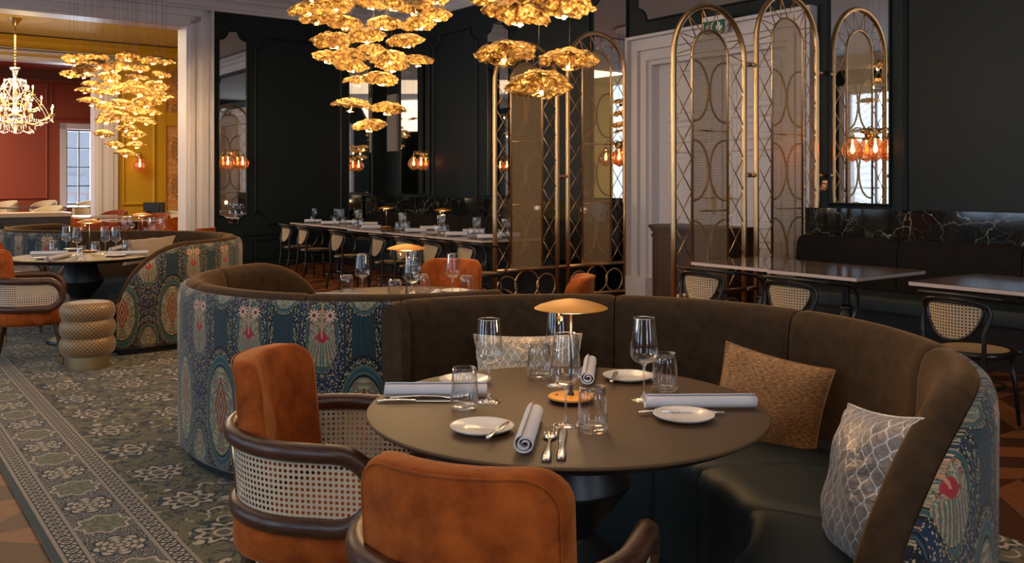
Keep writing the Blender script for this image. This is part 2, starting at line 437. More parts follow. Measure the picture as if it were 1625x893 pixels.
# ------------------------------------------------------------------ mesh builder
class MB:
    def __init__(s): s.v = []; s.f = []; s.uv = {}
    def add(s, vs_, fs, uvs=None):
        b = len(s.v); s.v += [tuple(p) for p in vs_]
        for i, f in enumerate(fs):
            if uvs: s.uv[len(s.f)] = uvs[i]
            s.f.append(tuple(b + k for k in f))
        return s
    def box(s, x0, y0, z0, x1, y1, z1):
        vs_ = [(x, y, z) for z in (z0, z1) for y in (y0, y1) for x in (x0, x1)]
        return s.add(vs_, [(0, 2, 3, 1), (4, 5, 7, 6), (0, 1, 5, 4), (2, 6, 7, 3), (0, 4, 6, 2), (1, 3, 7, 5)])
    def rbox(s, s0, t0, z0, s1, t1, z1):      # box in room coordinates
        vs_ = [RW(a, b, z) for z in (z0, z1) for b in (t0, t1) for a in (s0, s1)]
        return s.add(vs_, [(0, 1, 3, 2), (4, 6, 7, 5), (0, 4, 5, 1), (2, 3, 7, 6), (0, 2, 6, 4), (1, 5, 7, 3)])
    def grid(s, rows, closed_u=False, closed_v=False, uvs=None):
        n = len(rows); m = len(rows[0]); vs_ = [p for r in rows for p in r]; fs = []; us = []
        for i in range(n if closed_v else n - 1):
            for j in range(m if closed_u else m - 1):
                i2 = (i + 1) % n; j2 = (j + 1) % m
                fs.append((i*m + j, i*m + j2, i2*m + j2, i2*m + j))
                if uvs: us.append((uvs[i][j], uvs[i][j2], uvs[i2][j2], uvs[i2][j]))
        return s.add(vs_, fs, us if uvs else None)
    def tube(s, pts, r, seg=8, closed=False, cap=True, rz=None):
        pts = [Vector(p) for p in pts]; n = len(pts); rows = []
        rr = r if isinstance(r, (list, tuple)) else [r] * n
        prev = None
        for i, p in enumerate(pts):
            a = pts[i - 1] if (i > 0 or closed) else p; b = pts[(i + 1) % n] if (i < n - 1 or closed) else p
            d = (b - a).normalized()
            if prev is None:
                u = d.cross(Vector((0, 0, 1)))
                if u.length < .1: u = d.cross(Vector((1, 0, 0)))
                u.normalize()
            else:
                u = prev - d * prev.dot(d)
                if u.length < 1e-5: u = d.cross(Vector((1, 0, 0)))
                u.normalize()
            w = d.cross(u); prev = u
            rows.append([p + (u * math.cos(2*PI*k/seg) * rr[i] + w * math.sin(2*PI*k/seg) * rr[i] * (rz or 1.0)) for k in range(seg)])
        b0 = len(s.v)
        s.grid(rows, closed_u=True, closed_v=closed)
        if cap and not closed:
            s.f.append(tuple(b0 + k for k in reversed(range(seg)))); s.f.append(tuple(b0 + (n-1)*seg + k for k in range(seg)))
        return s
    def lathe(s, prof, seg=24, c=(0, 0, 0), uv=False):
        rows = []; uvs = []
        L = 0; last = None
        for r, z in prof:
            if last: L += math.hypot(r - last[0], z - last[1])
            last = (r, z)
            rows.append([(c[0] + r*math.cos(2*PI*k/seg), c[1] + r*math.sin(2*PI*k/seg), c[2] + z) for k in range(seg)])
            uvs.append([(2*PI*k/seg*.19, L) for k in range(seg + 1)])
        if uv:
            rows = [r + [r[0]] for r in rows]; s.grid(rows, uvs=uvs)
        else: s.grid(rows, closed_u=True)
        return s
    def poly(s, pts, uvs=None):
        return s.add(pts, [tuple(range(len(pts)))], [uvs] if uvs else None)
    def prism(s, bottom, top):
        n = len(bottom); fs = [tuple(reversed(range(n))), tuple(range(n, 2*n))]
        for i in range(n): fs.append((i, (i+1) % n, n + (i+1) % n, n + i))
        return s.add(list(bottom) + list(top), fs)
    def build(s, name, mat, parent=None, smooth=False, ang=None):
        me = bpy.data.meshes.new(name); me.from_pydata(s.v, [], s.f)
        if s.uv:
            ul = me.uv_layers.new(name='UVMap')
            for p in me.polygons:
                u = s.uv.get(p.index)
                if u:
                    for k, li in enumerate(p.loop_indices): ul.data[li].uv = u[k]
        me.materials.append(mat if not isinstance(mat, str) else MT[mat])
        if smooth:
            me.polygons.foreach_set('use_smooth', [True] * len(me.polygons))
        me.validate(); me.update()
        if smooth and ang is not None:
            try: me.set_sharp_from_angle(angle=R(ang))
            except Exception: pass
        o = bpy.data.objects.new(name, me); COL.objects.link(o)
        if parent is not None: o.parent = parent
        return o
def thing(name, label, cat, loc=(0, 0, 0), rz=0.0, group=None):
    o = bpy.data.objects.new(name, None); COL.objects.link(o); o.empty_display_size = .1
    o.location = loc; o.rotation_euler = (0, 0, rz); o['label'] = label; o['category'] = cat
    if group: o['group'] = group
    return o
def tag(o, label, cat, group=None, kind=None):
    o['label'] = label; o['category'] = cat
    if group: o['group'] = group
    if kind: o['kind'] = kind
    return o
def struct(o): o['kind'] = 'structure'; return o
def dup(o, loc=None, rz=None, label=None, group=None, parent=None):
    c = o.copy(); COL.objects.link(c)
    if parent is not None: c.parent = parent
    if loc is not None: c.location = loc
    if rz is not None: c.rotation_euler = (0, 0, rz)
    if label: c['label'] = label
    if group: c['group'] = group
    for ch in list(o.children): dup(ch, parent=c)
    return c
def lerp_tab(tab, x):
    if x <= tab[0][0]: return tab[0][1]
    for (a, va), (b, vb) in zip(tab, tab[1:]):
        if x <= b: return va + (vb - va) * (x - a) / (b - a)
    return tab[-1][1]
def arc(cx, cy, r, a0, a1, n):
    return [(cx + r*math.cos(a0 + (a1-a0)*i/n), cy + r*math.sin(a0 + (a1-a0)*i/n)) for i in range(n+1)]
ROOMZ = _a          # rotation that aligns local +x with +s, local -y with +t
def local_face_wallB(): return ROOMZ
# ================================================================== STRUCTURE
CEIL = 4.42
# ---- floors
def floor_piece(name, s0, s1, t0, t1, z=0.0, mat='parquet', th=.12):
    m = MB(); c = [(s0, t0), (s1, t0), (s1, t1), (s0, t1)]
    top = [RW(a, b, z) for a, b in c]; bot = [RW(a, b, z - th) for a, b in c]
    m.add(top + bot, [(3, 2, 1, 0), (4, 5, 6, 7), (0, 1, 5, 4), (1, 2, 6, 5), (2, 3, 7, 6), (3, 0, 4, 7)],
          [[c[3], c[2], c[1], c[0]]] + [[c[0], c[1], c[2], c[3]]] * 5)
    return struct(m.build(name, mat))
floor_piece('floor', -14, 19.4, -.3, 12.6)
m = MB(); m.rbox(0, 0, CEIL, 19, 12, CEIL + .15); struct(m.build('ceiling', 'ceiling'))
m = MB(); m.rbox(-7.1, 0.6, 4.45, -.4, 12, 4.6); struct(m.build('ceiling', 'yellow_ceiling'))
m = MB(); m.rbox(-13.6, 0.2, 4.45, -7.1, 12, 4.6); struct(m.build('ceiling', 'red'))
# ---- wall to the left (s = 0) with the wide cased opening
TO = t_at(295, 0); TC = t_at(336, 0); TEND = 8.6; OPZ = 3.84; HEAD = 4.14
m = MB()
m.rbox(-.12, 0, 0, 0, TC - .02, CEIL); m.rbox(-.12, TC - .02, HEAD - .02, 0, TEND + .4, CEIL); m.rbox(-.12, TEND + .38, 0, 0, 12, CEIL)
struct(m.build('wall_left', 'wall_dark'))
m = MB()
m.rbox(-.40, 0, 0, -.12, TO - .03, 4.6); m.rbox(-.40, TO - .03, OPZ + .03, -.12, TEND, 4.6); m.rbox(-.40, TEND + .03, 0, -.12, 12, 4.6)
struct(m.build('wall_left', 'yellow'))
# casing with stepped mouldings
def casing(name, s_face, t_in, t_out, z_in, z_out, t_in2, t_out2, jamb, sign=1, steps=((0, .035), (.12, .075), (.30, .045), (.55, .10), (.80, .06), (.93, .12))):
    m = MB()
    for i, (f, d) in enumerate(steps):
        f2 = steps[i+1][0] if i + 1 < len(steps) else 1.0
        for (ti, to, sg) in ((t_in, t_out, 1), (t_in2, t_out2, 1)):
            a = ti + (to - ti) * f; b = ti + (to - ti) * f2
            zt = z_in + (z_out - z_in) * f2
            m.rbox(s_face, min(a, b), 0, s_face + d, max(a, b), zt)
        za = z_in + (z_out - z_in) * f; zb = z_in + (z_out - z_in) * f2
        ta = t_in + (t_out - t_in) * f2; tb = t_in2 + (t_out2 - t_in2) * f2
        m.rbox(s_face, min(ta, tb), za, s_face + d, max(ta, tb), zb)
    # jamb lining
    m.rbox(s_face - jamb, min(t_in, t_out) if False else t_in - .03, 0, s_face + .03, t_in, z_in)
    m.rbox(s_face - jamb, t_in2, 0, s_face + .03, t_in2 + .03, z_in)
    m.rbox(s_face - jamb, t_in, z_in, s_face + .03, t_in2, z_in + .03)
    return struct(m.build(name, 'white_paint'))
casing('trim_1', 0, TO, TC, OPZ, HEAD, TEND, TEND + .4, .42)
# ---- yellow room
SD = -6.9
m = MB(); TDI = t_at(150, SD); TDO = t_at(185, SD); DZ = 3.95
m.rbox(SD - .35, .6, 0, SD, TDI - .04, 4.45); m.rbox(SD - .35, TDO, DZ + .22, SD, 10, 4.45); m.rbox(SD - .35, 8.6, 0, SD, 12, 4.45)
m.rbox(SD - .3, .3, 0, -.4, .6, 4.45)
struct(m.build('wall_far', 'yellow'))
casing('trim_2', SD, TDI, TDO, DZ, DZ + .24, 8.2, 8.6, .4)
# ---- red room
SE = -13.2
TW0 = t_at(148, SE); TW1 = t_at(105, SE); WZ0, WZ1 = .75, 2.86
m = MB()
m.rbox(SE - .3, 0, 0, SE, TW0, 4.45); m.rbox(SE - .3, TW1, 0, SE, 12, 4.45)
m.rbox(SE - .3, TW0, 0, SE, TW1, WZ0); m.rbox(SE - .3, TW0, WZ1, SE, TW1, 4.45)
m.rbox(SE - .3, -.1, 0, SD - .3, .2, 4.45)
struct(m.build('wall_far', 'red'))
w = MB(); f = .05
w.rbox(SE - .2, TW0, WZ0, SE - .12, TW0 + f, WZ1); w.rbox(SE - .2, TW1 - f, WZ0, SE - .12, TW1, WZ1)
w.rbox(SE - .2, TW0, WZ0, SE - .12, TW1, WZ0 + f); w.rbox(SE - .2, TW0, WZ1 - f, SE - .12, TW1, WZ1)
wo = struct(w.build('window_1', simple('window_frame_dark', (.09, .10, .11), .4)))
w = MB(); tm = (TW0 + TW1)/2
w.rbox(SE - .17, tm - .018, WZ0 + f, SE - .14, tm + .018, WZ1 - f)
for k in range(1, 4):
    zz = WZ0 + (WZ1 - WZ0)*k/4; w.rbox(SE - .17, TW0 + f, zz - .014, SE - .14, TW1 - f, zz + .014)
g_ = w.build('glazing_bar', simple('glazing_bar_dark', (.05, .055, .06), .4), wo)
w = MB(); w.rbox(SE - .158, TW0 + f, WZ0 + f, SE - .154, TW1 - f, WZ1 - f); w.build('pane', 'pane', wo)
w = MB()
for a, b in ((TW0 - .16, TW0), (TW1, TW1 + .16)): w.rbox(SE, a, .6, SE + .05, b, WZ1 + .15)
w.rbox(SE, TW0 - .16, WZ1, SE + .05, TW1 + .16, WZ1 + .16); w.rbox(SE - .1, TW0 - .16, WZ0 - .06, SE + .1, TW1 + .16, WZ0)
struct(w.build('trim_3', 'white_paint'))
# pale facade seen through the far window
m = MB(); m.rbox(-20, -2, -1, -19.5, 9, 4.0)
for k in range(5): m.rbox(-19.5, -1 + 2*k, .2, -19.4, 0.1 + 2*k, 1.6)
for k in range(30): m.rbox(-16.0, -1 + .3*k, -.2, -15.96, -.96 + .3*k, 1.0)
m.rbox(-16.02, -1, 1.0, -15.94, 8, 1.06)
tag(m.build('facade', 'stone_outside'), 'pale stone facade with railing seen through the far window', 'building')
# ---- long dark wall on the right (t = 0) with the tall cased doorway
DS0 = s_at(1004, 0); DS1 = s_at(1297, 0); DTOP = 3.17; CW = .36
m = MB()
m.rbox(-.1, -.3, 0, DS0 + .03, 0, CEIL); m.rbox(DS1 - .03, -.3, 0, 19, 0, CEIL); m.rbox(DS0 + .03, -.3, DTOP - .03, DS1 - .03, 0, CEIL)
struct(m.build('wall_right', 'wall_dark'))
m = MB()
for f0, f1, d in ((0, .10, .13), (.10, .22, .06), (.22, .5, .10), (.5, .62, .045), (.62, .85, .075), (.85, 1.0, .03)):
    a = CW * f0; b = CW * f1
    m.rbox(DS0 + a, 0, 0, DS0 + b, d, DTOP - a); m.rbox(DS1 - b, 0, 0, DS1 - a, d, DTOP - a)
    m.rbox(DS0 + b, 0, DTOP - b, DS1 - b, d, DTOP - a)
m.rbox(DS0 + .02, -.2, 0, DS0 + CW, .0, DTOP - .02); m.rbox(DS1 - CW, -.2, 0, DS1 - .02, .0, DTOP - .02); m.rbox(DS0 + .02, -.2, DTOP - CW, DS1 - .02, 0, DTOP - .02)
m.rbox(DS0, 0, 0, DS0 + CW + .01, .15, .24); m.rbox(DS1 - CW - .01, 0, 0, DS1, .15, .24)
struct(m.build('trim_4', 'white_paint'))
# double door
dz = DTOP - CW; da = DS0 + CW; db = DS1 - CW; dm = (da + db)/2
m = MB(); m.rbox(da, -.16, 0, db, -.10, dz)
door = struct(m.build('door_1', 'white_paint'))
def strip_loop(m, F, pts, w, d):
    # rectangular moulding following a closed outline; F maps (a, z, off) to the world
    n = len(pts); inner = []; outer = []
    for i in range(n):
        p0 = Vector(pts[i-1]); p = Vector(pts[i]); p1 = Vector(pts[(i+1) % n])
        d0 = (p - p0).normalized(); d1 = (p1 - p).normalized()
        n0 = Vector((-d0.y, d0.x)); n1 = Vector((-d1.y, d1.x)); nn = (n0 + n1)
        nn = nn / max(nn.length_squared, .6) * 2 if nn.length > 1e-4 else n0
        outer.append(p - nn * w/2); inner.append(p + nn * w/2)
    rows = []
    for o, i_, p in zip(outer, inner, pts):
        c = (o + i_)/2
        rows.append([F(o.x, o.y, 0.001), F(o.x*.7 + c.x*.3, o.y*.7 + c.y*.3, d*.8), F(c.x, c.y, d), F(i_.x*.7 + c.x*.3, i_.y*.7 + c.y*.3, d*.5), F(i_.x, i_.y, 0.001)])
    m.grid(rows, closed_v=True)
def rect(a0, a1, z0, z1): return [(a0, z0), (a1, z0), (a1, z1), (a0, z1)]
def notched(a0, a1, z0, z1, r, k=6, top=True, bottom=True):
    pts = []; e = r * .22
    def corner(cx, cz, ang0):
        # concave quarter round with little shoulders
        for i in range(k + 1):
            t = ang0 - (PI/2) * i / k; pts.append((cx + r*math.cos(t), cz + r*math.sin(t)))
    if bottom:
        pts.append((a0, z0 + r + e)); pts.append((a0 + e*0, z0 + r)) ; corner(a0, z0, PI/2)
        corner(a1, z0, PI)
    else: pts += [(a0, z0), (a1, z0)]
    if top:
        corner(a1, z1, -PI/2); corner(a0, z1, 0)
    else: pts += [(a1, z1), (a0, z1)]
    out = []
    for p in pts:
        if not out or (abs(p[0]-out[-1][0]) + abs(p[1]-out[-1][1])) > 1e-4: out.append(p)
    return out
FB = lambda a, z, o: RW(a, o, z)
FA = lambda a, z, o: RW(o, a, z)
mp = MB(); FD = lambda a, z, o: RW(a, o - .10, z)
for x0, x1 in ((da + .04, dm - .03), (dm + .03, db - .04)):
    for z0, z1 in ((.22, .75), (.9, 1.75), (1.87, 2.12), (2.22, dz - .1)):
        q = .12
        strip_loop(mp, FD, rect(x0 + q, x1 - q, z0, z1), .03, .016)
        strip_loop(mp, FD, rect(x0 + q + .07, x1 - q - .07, z0 + .07, z1 - .07), .012, .007)
mp.rbox(dm - .022, -.10, 0, dm + .022, -.078, dz); mp.build('door_moulding', 'white_paint', door)
for sx, sg in ((dm - .10, -1), (dm + .10, 1)):
    h = MB(); h.rbox(sx - .022, -.10, 1.03, sx + .022, -.088, 1.36)
    h.tube([RW(sx, -.09, 1.22), RW(sx, -.03, 1.22), RW(sx + sg*.03, -.025, 1.22), RW(sx + sg*.13, -.03, 1.215)], .010, 8)
    h.tube([RW(sx, -.09, 1.10), RW(sx, -.082, 1.10)], .012, 8)
    o = h.build('door_handle', 'brass', door, True, 40)
    h = MB()
# ---- street side wall (t = 12) and end wall (s = 19) with windows, both behind the camera or seen in mirrors
def window_wall(kind, holes, z0, z1, a0, a1, wallname, mat):
    m = MB()
    def bx(A0, Z0, A1, Z1):
        if kind == 'C': m.rbox(A0, 12, Z0, A1, 12.3, Z1)
        else: m.rbox(19, A0, Z0, 19.3, A1, Z1)
    x = a0
    for h in holes:
        bx(x, 0, h - .75, CEIL); bx(h - .75, 0, h + .75, z0); bx(h - .75, z1, h + .75, CEIL); x = h + .75
    bx(x, 0, a1, CEIL); struct(m.build(wallname, mat))
window_wall('C', WIN_S, .55, 3.6, 0, 19, 'wall_front', 'wall_dark')
window_wall('Dd', [4.0, 8.0], .55, 3.6, -.3, 12, 'wall_end', 'wall_dark')
wi = 2
for kind, lst in (('C', WIN_S), ('D', [4.0, 8.0])):
    for h in lst:
        G = (lambda a, z, o: RW(a, 12 + o, z)) if kind == 'C' else (lambda a, z, o: RW(19 + o, a, z))
        def gb(m, a0, z0, a1, z1, o0, o1):
            vs_ = [G(a, z, o) for z in (z0, z1) for o in (o0, o1) for a in (a0, a1)]
            m.add(vs_, [(0, 1, 3, 2), (4, 6, 7, 5), (0, 4, 5, 1), (2, 3, 7, 6), (0, 2, 6, 4), (1, 5, 7, 3)])
        w = MB()
        for a0, z0, a1, z1 in ((h-.75, .55, h-.68, 3.6), (h+.68, .55, h+.75, 3.6), (h-.75, .55, h+.75, .62), (h-.75, 3.53, h+.75, 3.6), (h-.04, .55, h+.04, 3.6), (h-.75, 2.6, h+.75, 2.68)):
            gb(w, a0, z0, a1, z1, .1, .2)
        for zz in (1.25, 1.95): gb(w, h-.7, zz-.015, h+.7, zz+.015, .12, .16)
        wo = struct(w.build('window_%d' % wi, 'white_paint')); wi += 1
        w = MB(); gb(w, h-.7, .6, h+.7, 3.55, .14, .145); w.build('pane', 'pane', wo)
        w = MB()
        for a0, a1 in ((h-.9, h-.75), (h+.75, h+.9)): gb(w, a0, .1, a1, 3.7, -.04, 0)
        gb(w, h-.9, 3.6, h+.9, 3.75, -.05, 0); w.build('window_frame', 'white_paint', wo)
# ---- cornices: profile extruded along each wall
def cornice(name, pts, mat, A, B):
    # pts: (off, z) ; A, B: functions off -> (s, t) at both ends
    m = MB(); rows = []
    for q in (A, B): rows.append([RW(*q(o), z) for o, z in pts])
    m.grid(rows); return struct(m.build(name, mat))
prof = [(0, 4.13), (.05, 4.13), (.05, 4.17), (.07, 4.19), (.07, 4.23), (.10, 4.27), (.15, 4.30), (.17, 4.30), (.17, 4.33), (.22, 4.37), (.28, 4.39), (.28, 4.42)]
cornice('trim_5', prof, 'white_paint', lambda o: (o, o), lambda o: (o, 12 - o))
cornice('trim_6', prof, 'white_paint', lambda o: (o, o), lambda o: (19 - o, o))
cornice('trim_7', prof, 'white_paint', lambda o: (o, 12 - o), lambda o: (19 - o, 12 - o))
m = MB()
for o in (.42,):
    m.rbox(o, o, CEIL - .012, 19 - o, o + .022, CEIL); m.rbox(o, o, CEIL - .012, o + .022, 12 - o, CEIL)
struct(m.build('trim_8', 'plinth'))
profY = [(0, 4.02), (.04, 4.02), (.06, 4.10), (.06, 4.2), (.12, 4.28), (.14, 4.34), (.26, 4.40), (.26, 4.45)]
cornice('trim_9', profY, 'yellow', lambda o: (SD + o, .6 + o), lambda o: (SD + o, 12 - o))
m = MB(); m.rbox(SD + .3, .9, 4.43, SD + .33, 11, 4.452); struct(m.build('trim_10', 'plinth'))
cornice('trim_11', [(0, 4.2), (.05, 4.2), (.10, 4.30), (.16, 4.38), (.16, 4.45)], simple('dark_terracotta', (.10, .03, .02), .6), lambda o: (SE + o, .2 + o), lambda o: (SE + o, 12 - o))
# ---- wall panelling
m = MB()
strip_loop(m, FA, notched(t_at(541, 0), t_at(405, 0), .70, 3.78, .20), .045, .03)
strip_loop(m, FA, rect(t_at(541, 0) + 0, t_at(405, 0), .12, .44), .03, .02)
strip_loop(m, FA, rect(t_at(398, 0), t_at(340, 0) - .02, .12, .44), .03, .02)
m.rbox(0, 0, .52, .03, TC - .02, .56); m.rbox(0, 0, 0, .025, TC - .02, .10)
struct(m.build('trim_12', 'wall_dark'))
m = MB()
strip_loop(m, FB, notched(s_at(688, 0), s_at(758, 0), .95, 3.80, .20), .045, .03)
strip_loop(m, FB, notched(s_at(812, 0), s_at(936, 0), .95, 3.80, .20), .045, .03)
strip_loop(m, FB, notched(s_at(1438, 0), 14.2, .90, 3.80, .20), .05, .035)
strip_loop(m, FB, notched(14.6, 18.2, .90, 3.80, .20), .05, .035)
struct(m.build('trim_13', 'wall_dark'))
# panelling of the red and yellow rooms
FE = lambda a, z, o: RW(SE + o, a, z)
FDm = lambda a, z, o: RW(SD + o, a, z)
m = MB()
strip_loop(m, FE, rect(t_at(74, SE), t_at(-60, SE), .95, 3.35), .06, .05); strip_loop(m, FE, rect(t_at(74, SE), t_at(-60, SE), 3.5, 4.1), .06, .05)
strip_loop(m, FE, rect(t_at(148, SE) , t_at(82, SE), 3.15, 4.1), .06, .05)
m.rbox(SE, .2, 3.40, SE + .03, 11, 3.43) if False else None
struct(m.build('trim_14', 'red'))
m = MB()
strip_loop(m, FDm, rect(t_at(244, SD), t_at(196, SD), .9, 3.55), .07, .05)
m.rbox(SD, t_at(262, SD), 0, SD + .07, t_at(250, SD), 4.05)
m.rbox(SD, t_at(330, SD), 2.68, SD + .06, t_at(262, SD), 2.98); m.rbox(SD, t_at(330, SD), 4.0, SD + .06, t_at(262, SD), 4.1)
struct(m.build('trim_15', 'yellow'))
def wall_paper(name, t0, t1, z0, z1):
    m = MB(); m.rbox(SD, t0, z0, SD + .012, t1, z1)
    m.add([RW(SD + .014, t1, z0), RW(SD + .014, t0, z0), RW(SD + .014, t0, z1), RW(SD + .014, t1, z1)], [(0, 1, 2, 3)],
          [[(t1, z0), (t0, z0), (t0, z1), (t1, z1)]])
    return struct(m.build(name, 'damask'))
wall_paper('trim_17', t_at(330, SD), t_at(262, SD), .3, 2.68)
wall_paper('trim_18', t_at(330, SD), t_at(262, SD), 2.98, 4.0)
m = MB()
m.lathe([(.01, -.02), (.1, -.05), (.25, -.045), (.5, -.05), (.62, -.03), (.66, 0)], 40, tuple(RW(-4.3, t_at(24, -4.3), 4.45)))
struct(m.build('trim_16', 'yellow_ceiling', None, True))
# ---- mirrors
def mirror(label, F, outline, frame_w=.05, depth=.03, name='wall_mirror', group=None):
    c = F(sum(p[0] for p in outline)/len(outline), min(p[1] for p in outline), 0)
    root = thing(name, label, 'mirror', c, 0, group)
    m = MB(); m.poly([F(a, z, .012) - c for a, z in outline]); m.build('mirror_glass', 'mirror', root)
    m = MB(); strip_loop(m, lambda a, z, o: F(a, z, o + .004) - c, outline, frame_w*.6, depth); m.build('mirror_frame', 'wall_dark', root)
    return root
mirror('tall narrow scalloped mirror on dark wall right of the wide white opening', FA, notched(t_at(391, 0), t_at(347, 0), .70, 3.84, .15))
mirror('narrow mirror at the dark far corner on the left wall, above marble', FA, rect(t_at(590, 0), t_at(553, 0), .45, 3.7))
mirror('slim mirror behind double globe sconce in the far corner above marble', FB, rect(s_at(636, 0), s_at(683, 0), 1.18, 3.55))
mirror('tall mirror on dark wall above long marble ledge, left of the paired screen', FB, notched(s_at(773, 0), s_at(809, 0), 1.18, 3.80, .16, bottom=False))
mirror('tall mirror behind left bronze screen, beside white door casing', FB, notched(s_at(942, 0), s_at(996, 0), 1.18, 3.85, .16, bottom=False))
mirror('tall mirror with amber globe sconce above right marble ledge', FB, rect(s_at(1318, 0), s_at(1413, 0), 1.18, 3.75))
mirror('wide scalloped mirror panel high above the white double door', FB, notched(DS0 + .10, DS1 - .10, 3.36, 4.05, .16))
m = MB(); a0, a1 = s_at(614, .05), s_at(629, .05); Yc = 16.2
m.rbox(a0, .0, zat(240, Yc), a1, .05, zat(150, Yc))
tag(m.build('wall_speaker', simple('pale_grey_panel', (.30, .27, .26), .6)), 'narrow pale grey upright panel on the dark wall in far corner', 'panel')
# ---- marble ledges (upholstered bench backs fronted with marble above)
def ledge(label, s0, s1):
    c = RW((s0+s1)/2, .2, 0); m = MB(); m.rbox(s0, .015, .55, s1, .42, 1.15)
    for i in range(len(m.v)): m.v[i] = tuple(Vector(m.v[i]) - c)
    o = m.build('marble_ledge', 'marble'); o.location = c; tag(o, label, 'ledge'); return o
ledge('black white veined marble ledge behind the long row of set tables', .06, DS0 - .03)
ledge('black white veined marble ledge behind right dark banquette', DS1 + .16, 18.9)
# exit sign
c = RW(s_at(1132, .25), .22, 0); ez = zat(43, c.y)
root = thing('exit_sign', 'green emergency exit sign with running man and arrow above door', 'sign', (c.x, c.y, ez), ROOMZ); root.scale = (.72, 1, .72)
m = MB(); m.box(-.20, -.02, -.095, .20, .02, .095); m.build('sign_plate', 'green_sign', root)
m = MB(); y = -.024
m.prism([(.085, y, .06), (.125, y, .06), (.125, y, -.01), (.165, y, .02), (.165, y, -.03), (.105, y, -.075), (.045, y, -.03), (.045, y, .02), (.085, y, -.01)][::-1],
        [(.085, y-.002, .06), (.125, y-.002, .06), (.125, y-.002, -.01), (.165, y-.002, .02), (.165, y-.002, -.03), (.105, y-.002, -.075), (.045, y-.002, -.03), (.045, y-.002, .02), (.085, y-.002, -.01)][::-1])
m.tube([(-.10, y, .055), (-.10, y - .003, .055)], .014, 10)
for pts in ([(-.105, .035), (-.115, -.01)], [(-.115, -.01), (-.09, -.04), (-.11, -.075)], [(-.115, -.01), (-.135, -.045), (-.165, -.045)], [(-.107, .03), (-.075, .015), (-.06, .03)], [(-.107, .03), (-.14, .02), (-.15, -.005)]):
    m.tube([(a, y - .002, b) for a, b in pts], .008, 6)
m.box(-.045, y - .002, -.08, -.035, y, .07); m.box(-.19, y - .002, -.08, -.18, y, .07) if False else None
m.build('pictogram', 'sign_white', root)
m = MB(); m.box(-.24, -.01, .10, .20, .05, .17); m.box(.17, -.01, -.1, .21, .04, .12); m.box(-.1, .0, .06, -.06, .21, .14); m.build('mounting_bracket', 'sign_white', root)
# ---- rug
RT0, RT1 = 7.32, 4.28
m = MB(); c = [(1.7, RT0), (17.5, RT0), (17.5, RT1), (1.7, RT1)]
top = [RW(a, b, .0112) for a, b in c]; bot = [RW(a, b, .001) for a, b in c]; uv = [(a, RT0 - b) for a, b in c]
m.add(top + bot, [(0, 1, 2, 3), (7, 6, 5, 4), (0, 4, 5, 1), (1, 5, 6, 2), (2, 6, 7, 3), (3, 7, 4, 0)], [uv] * 6)
tag(m.build('carpet', 'rug'), 'olive and cream floral runner carpet with medallion border under the booths', 'rug')
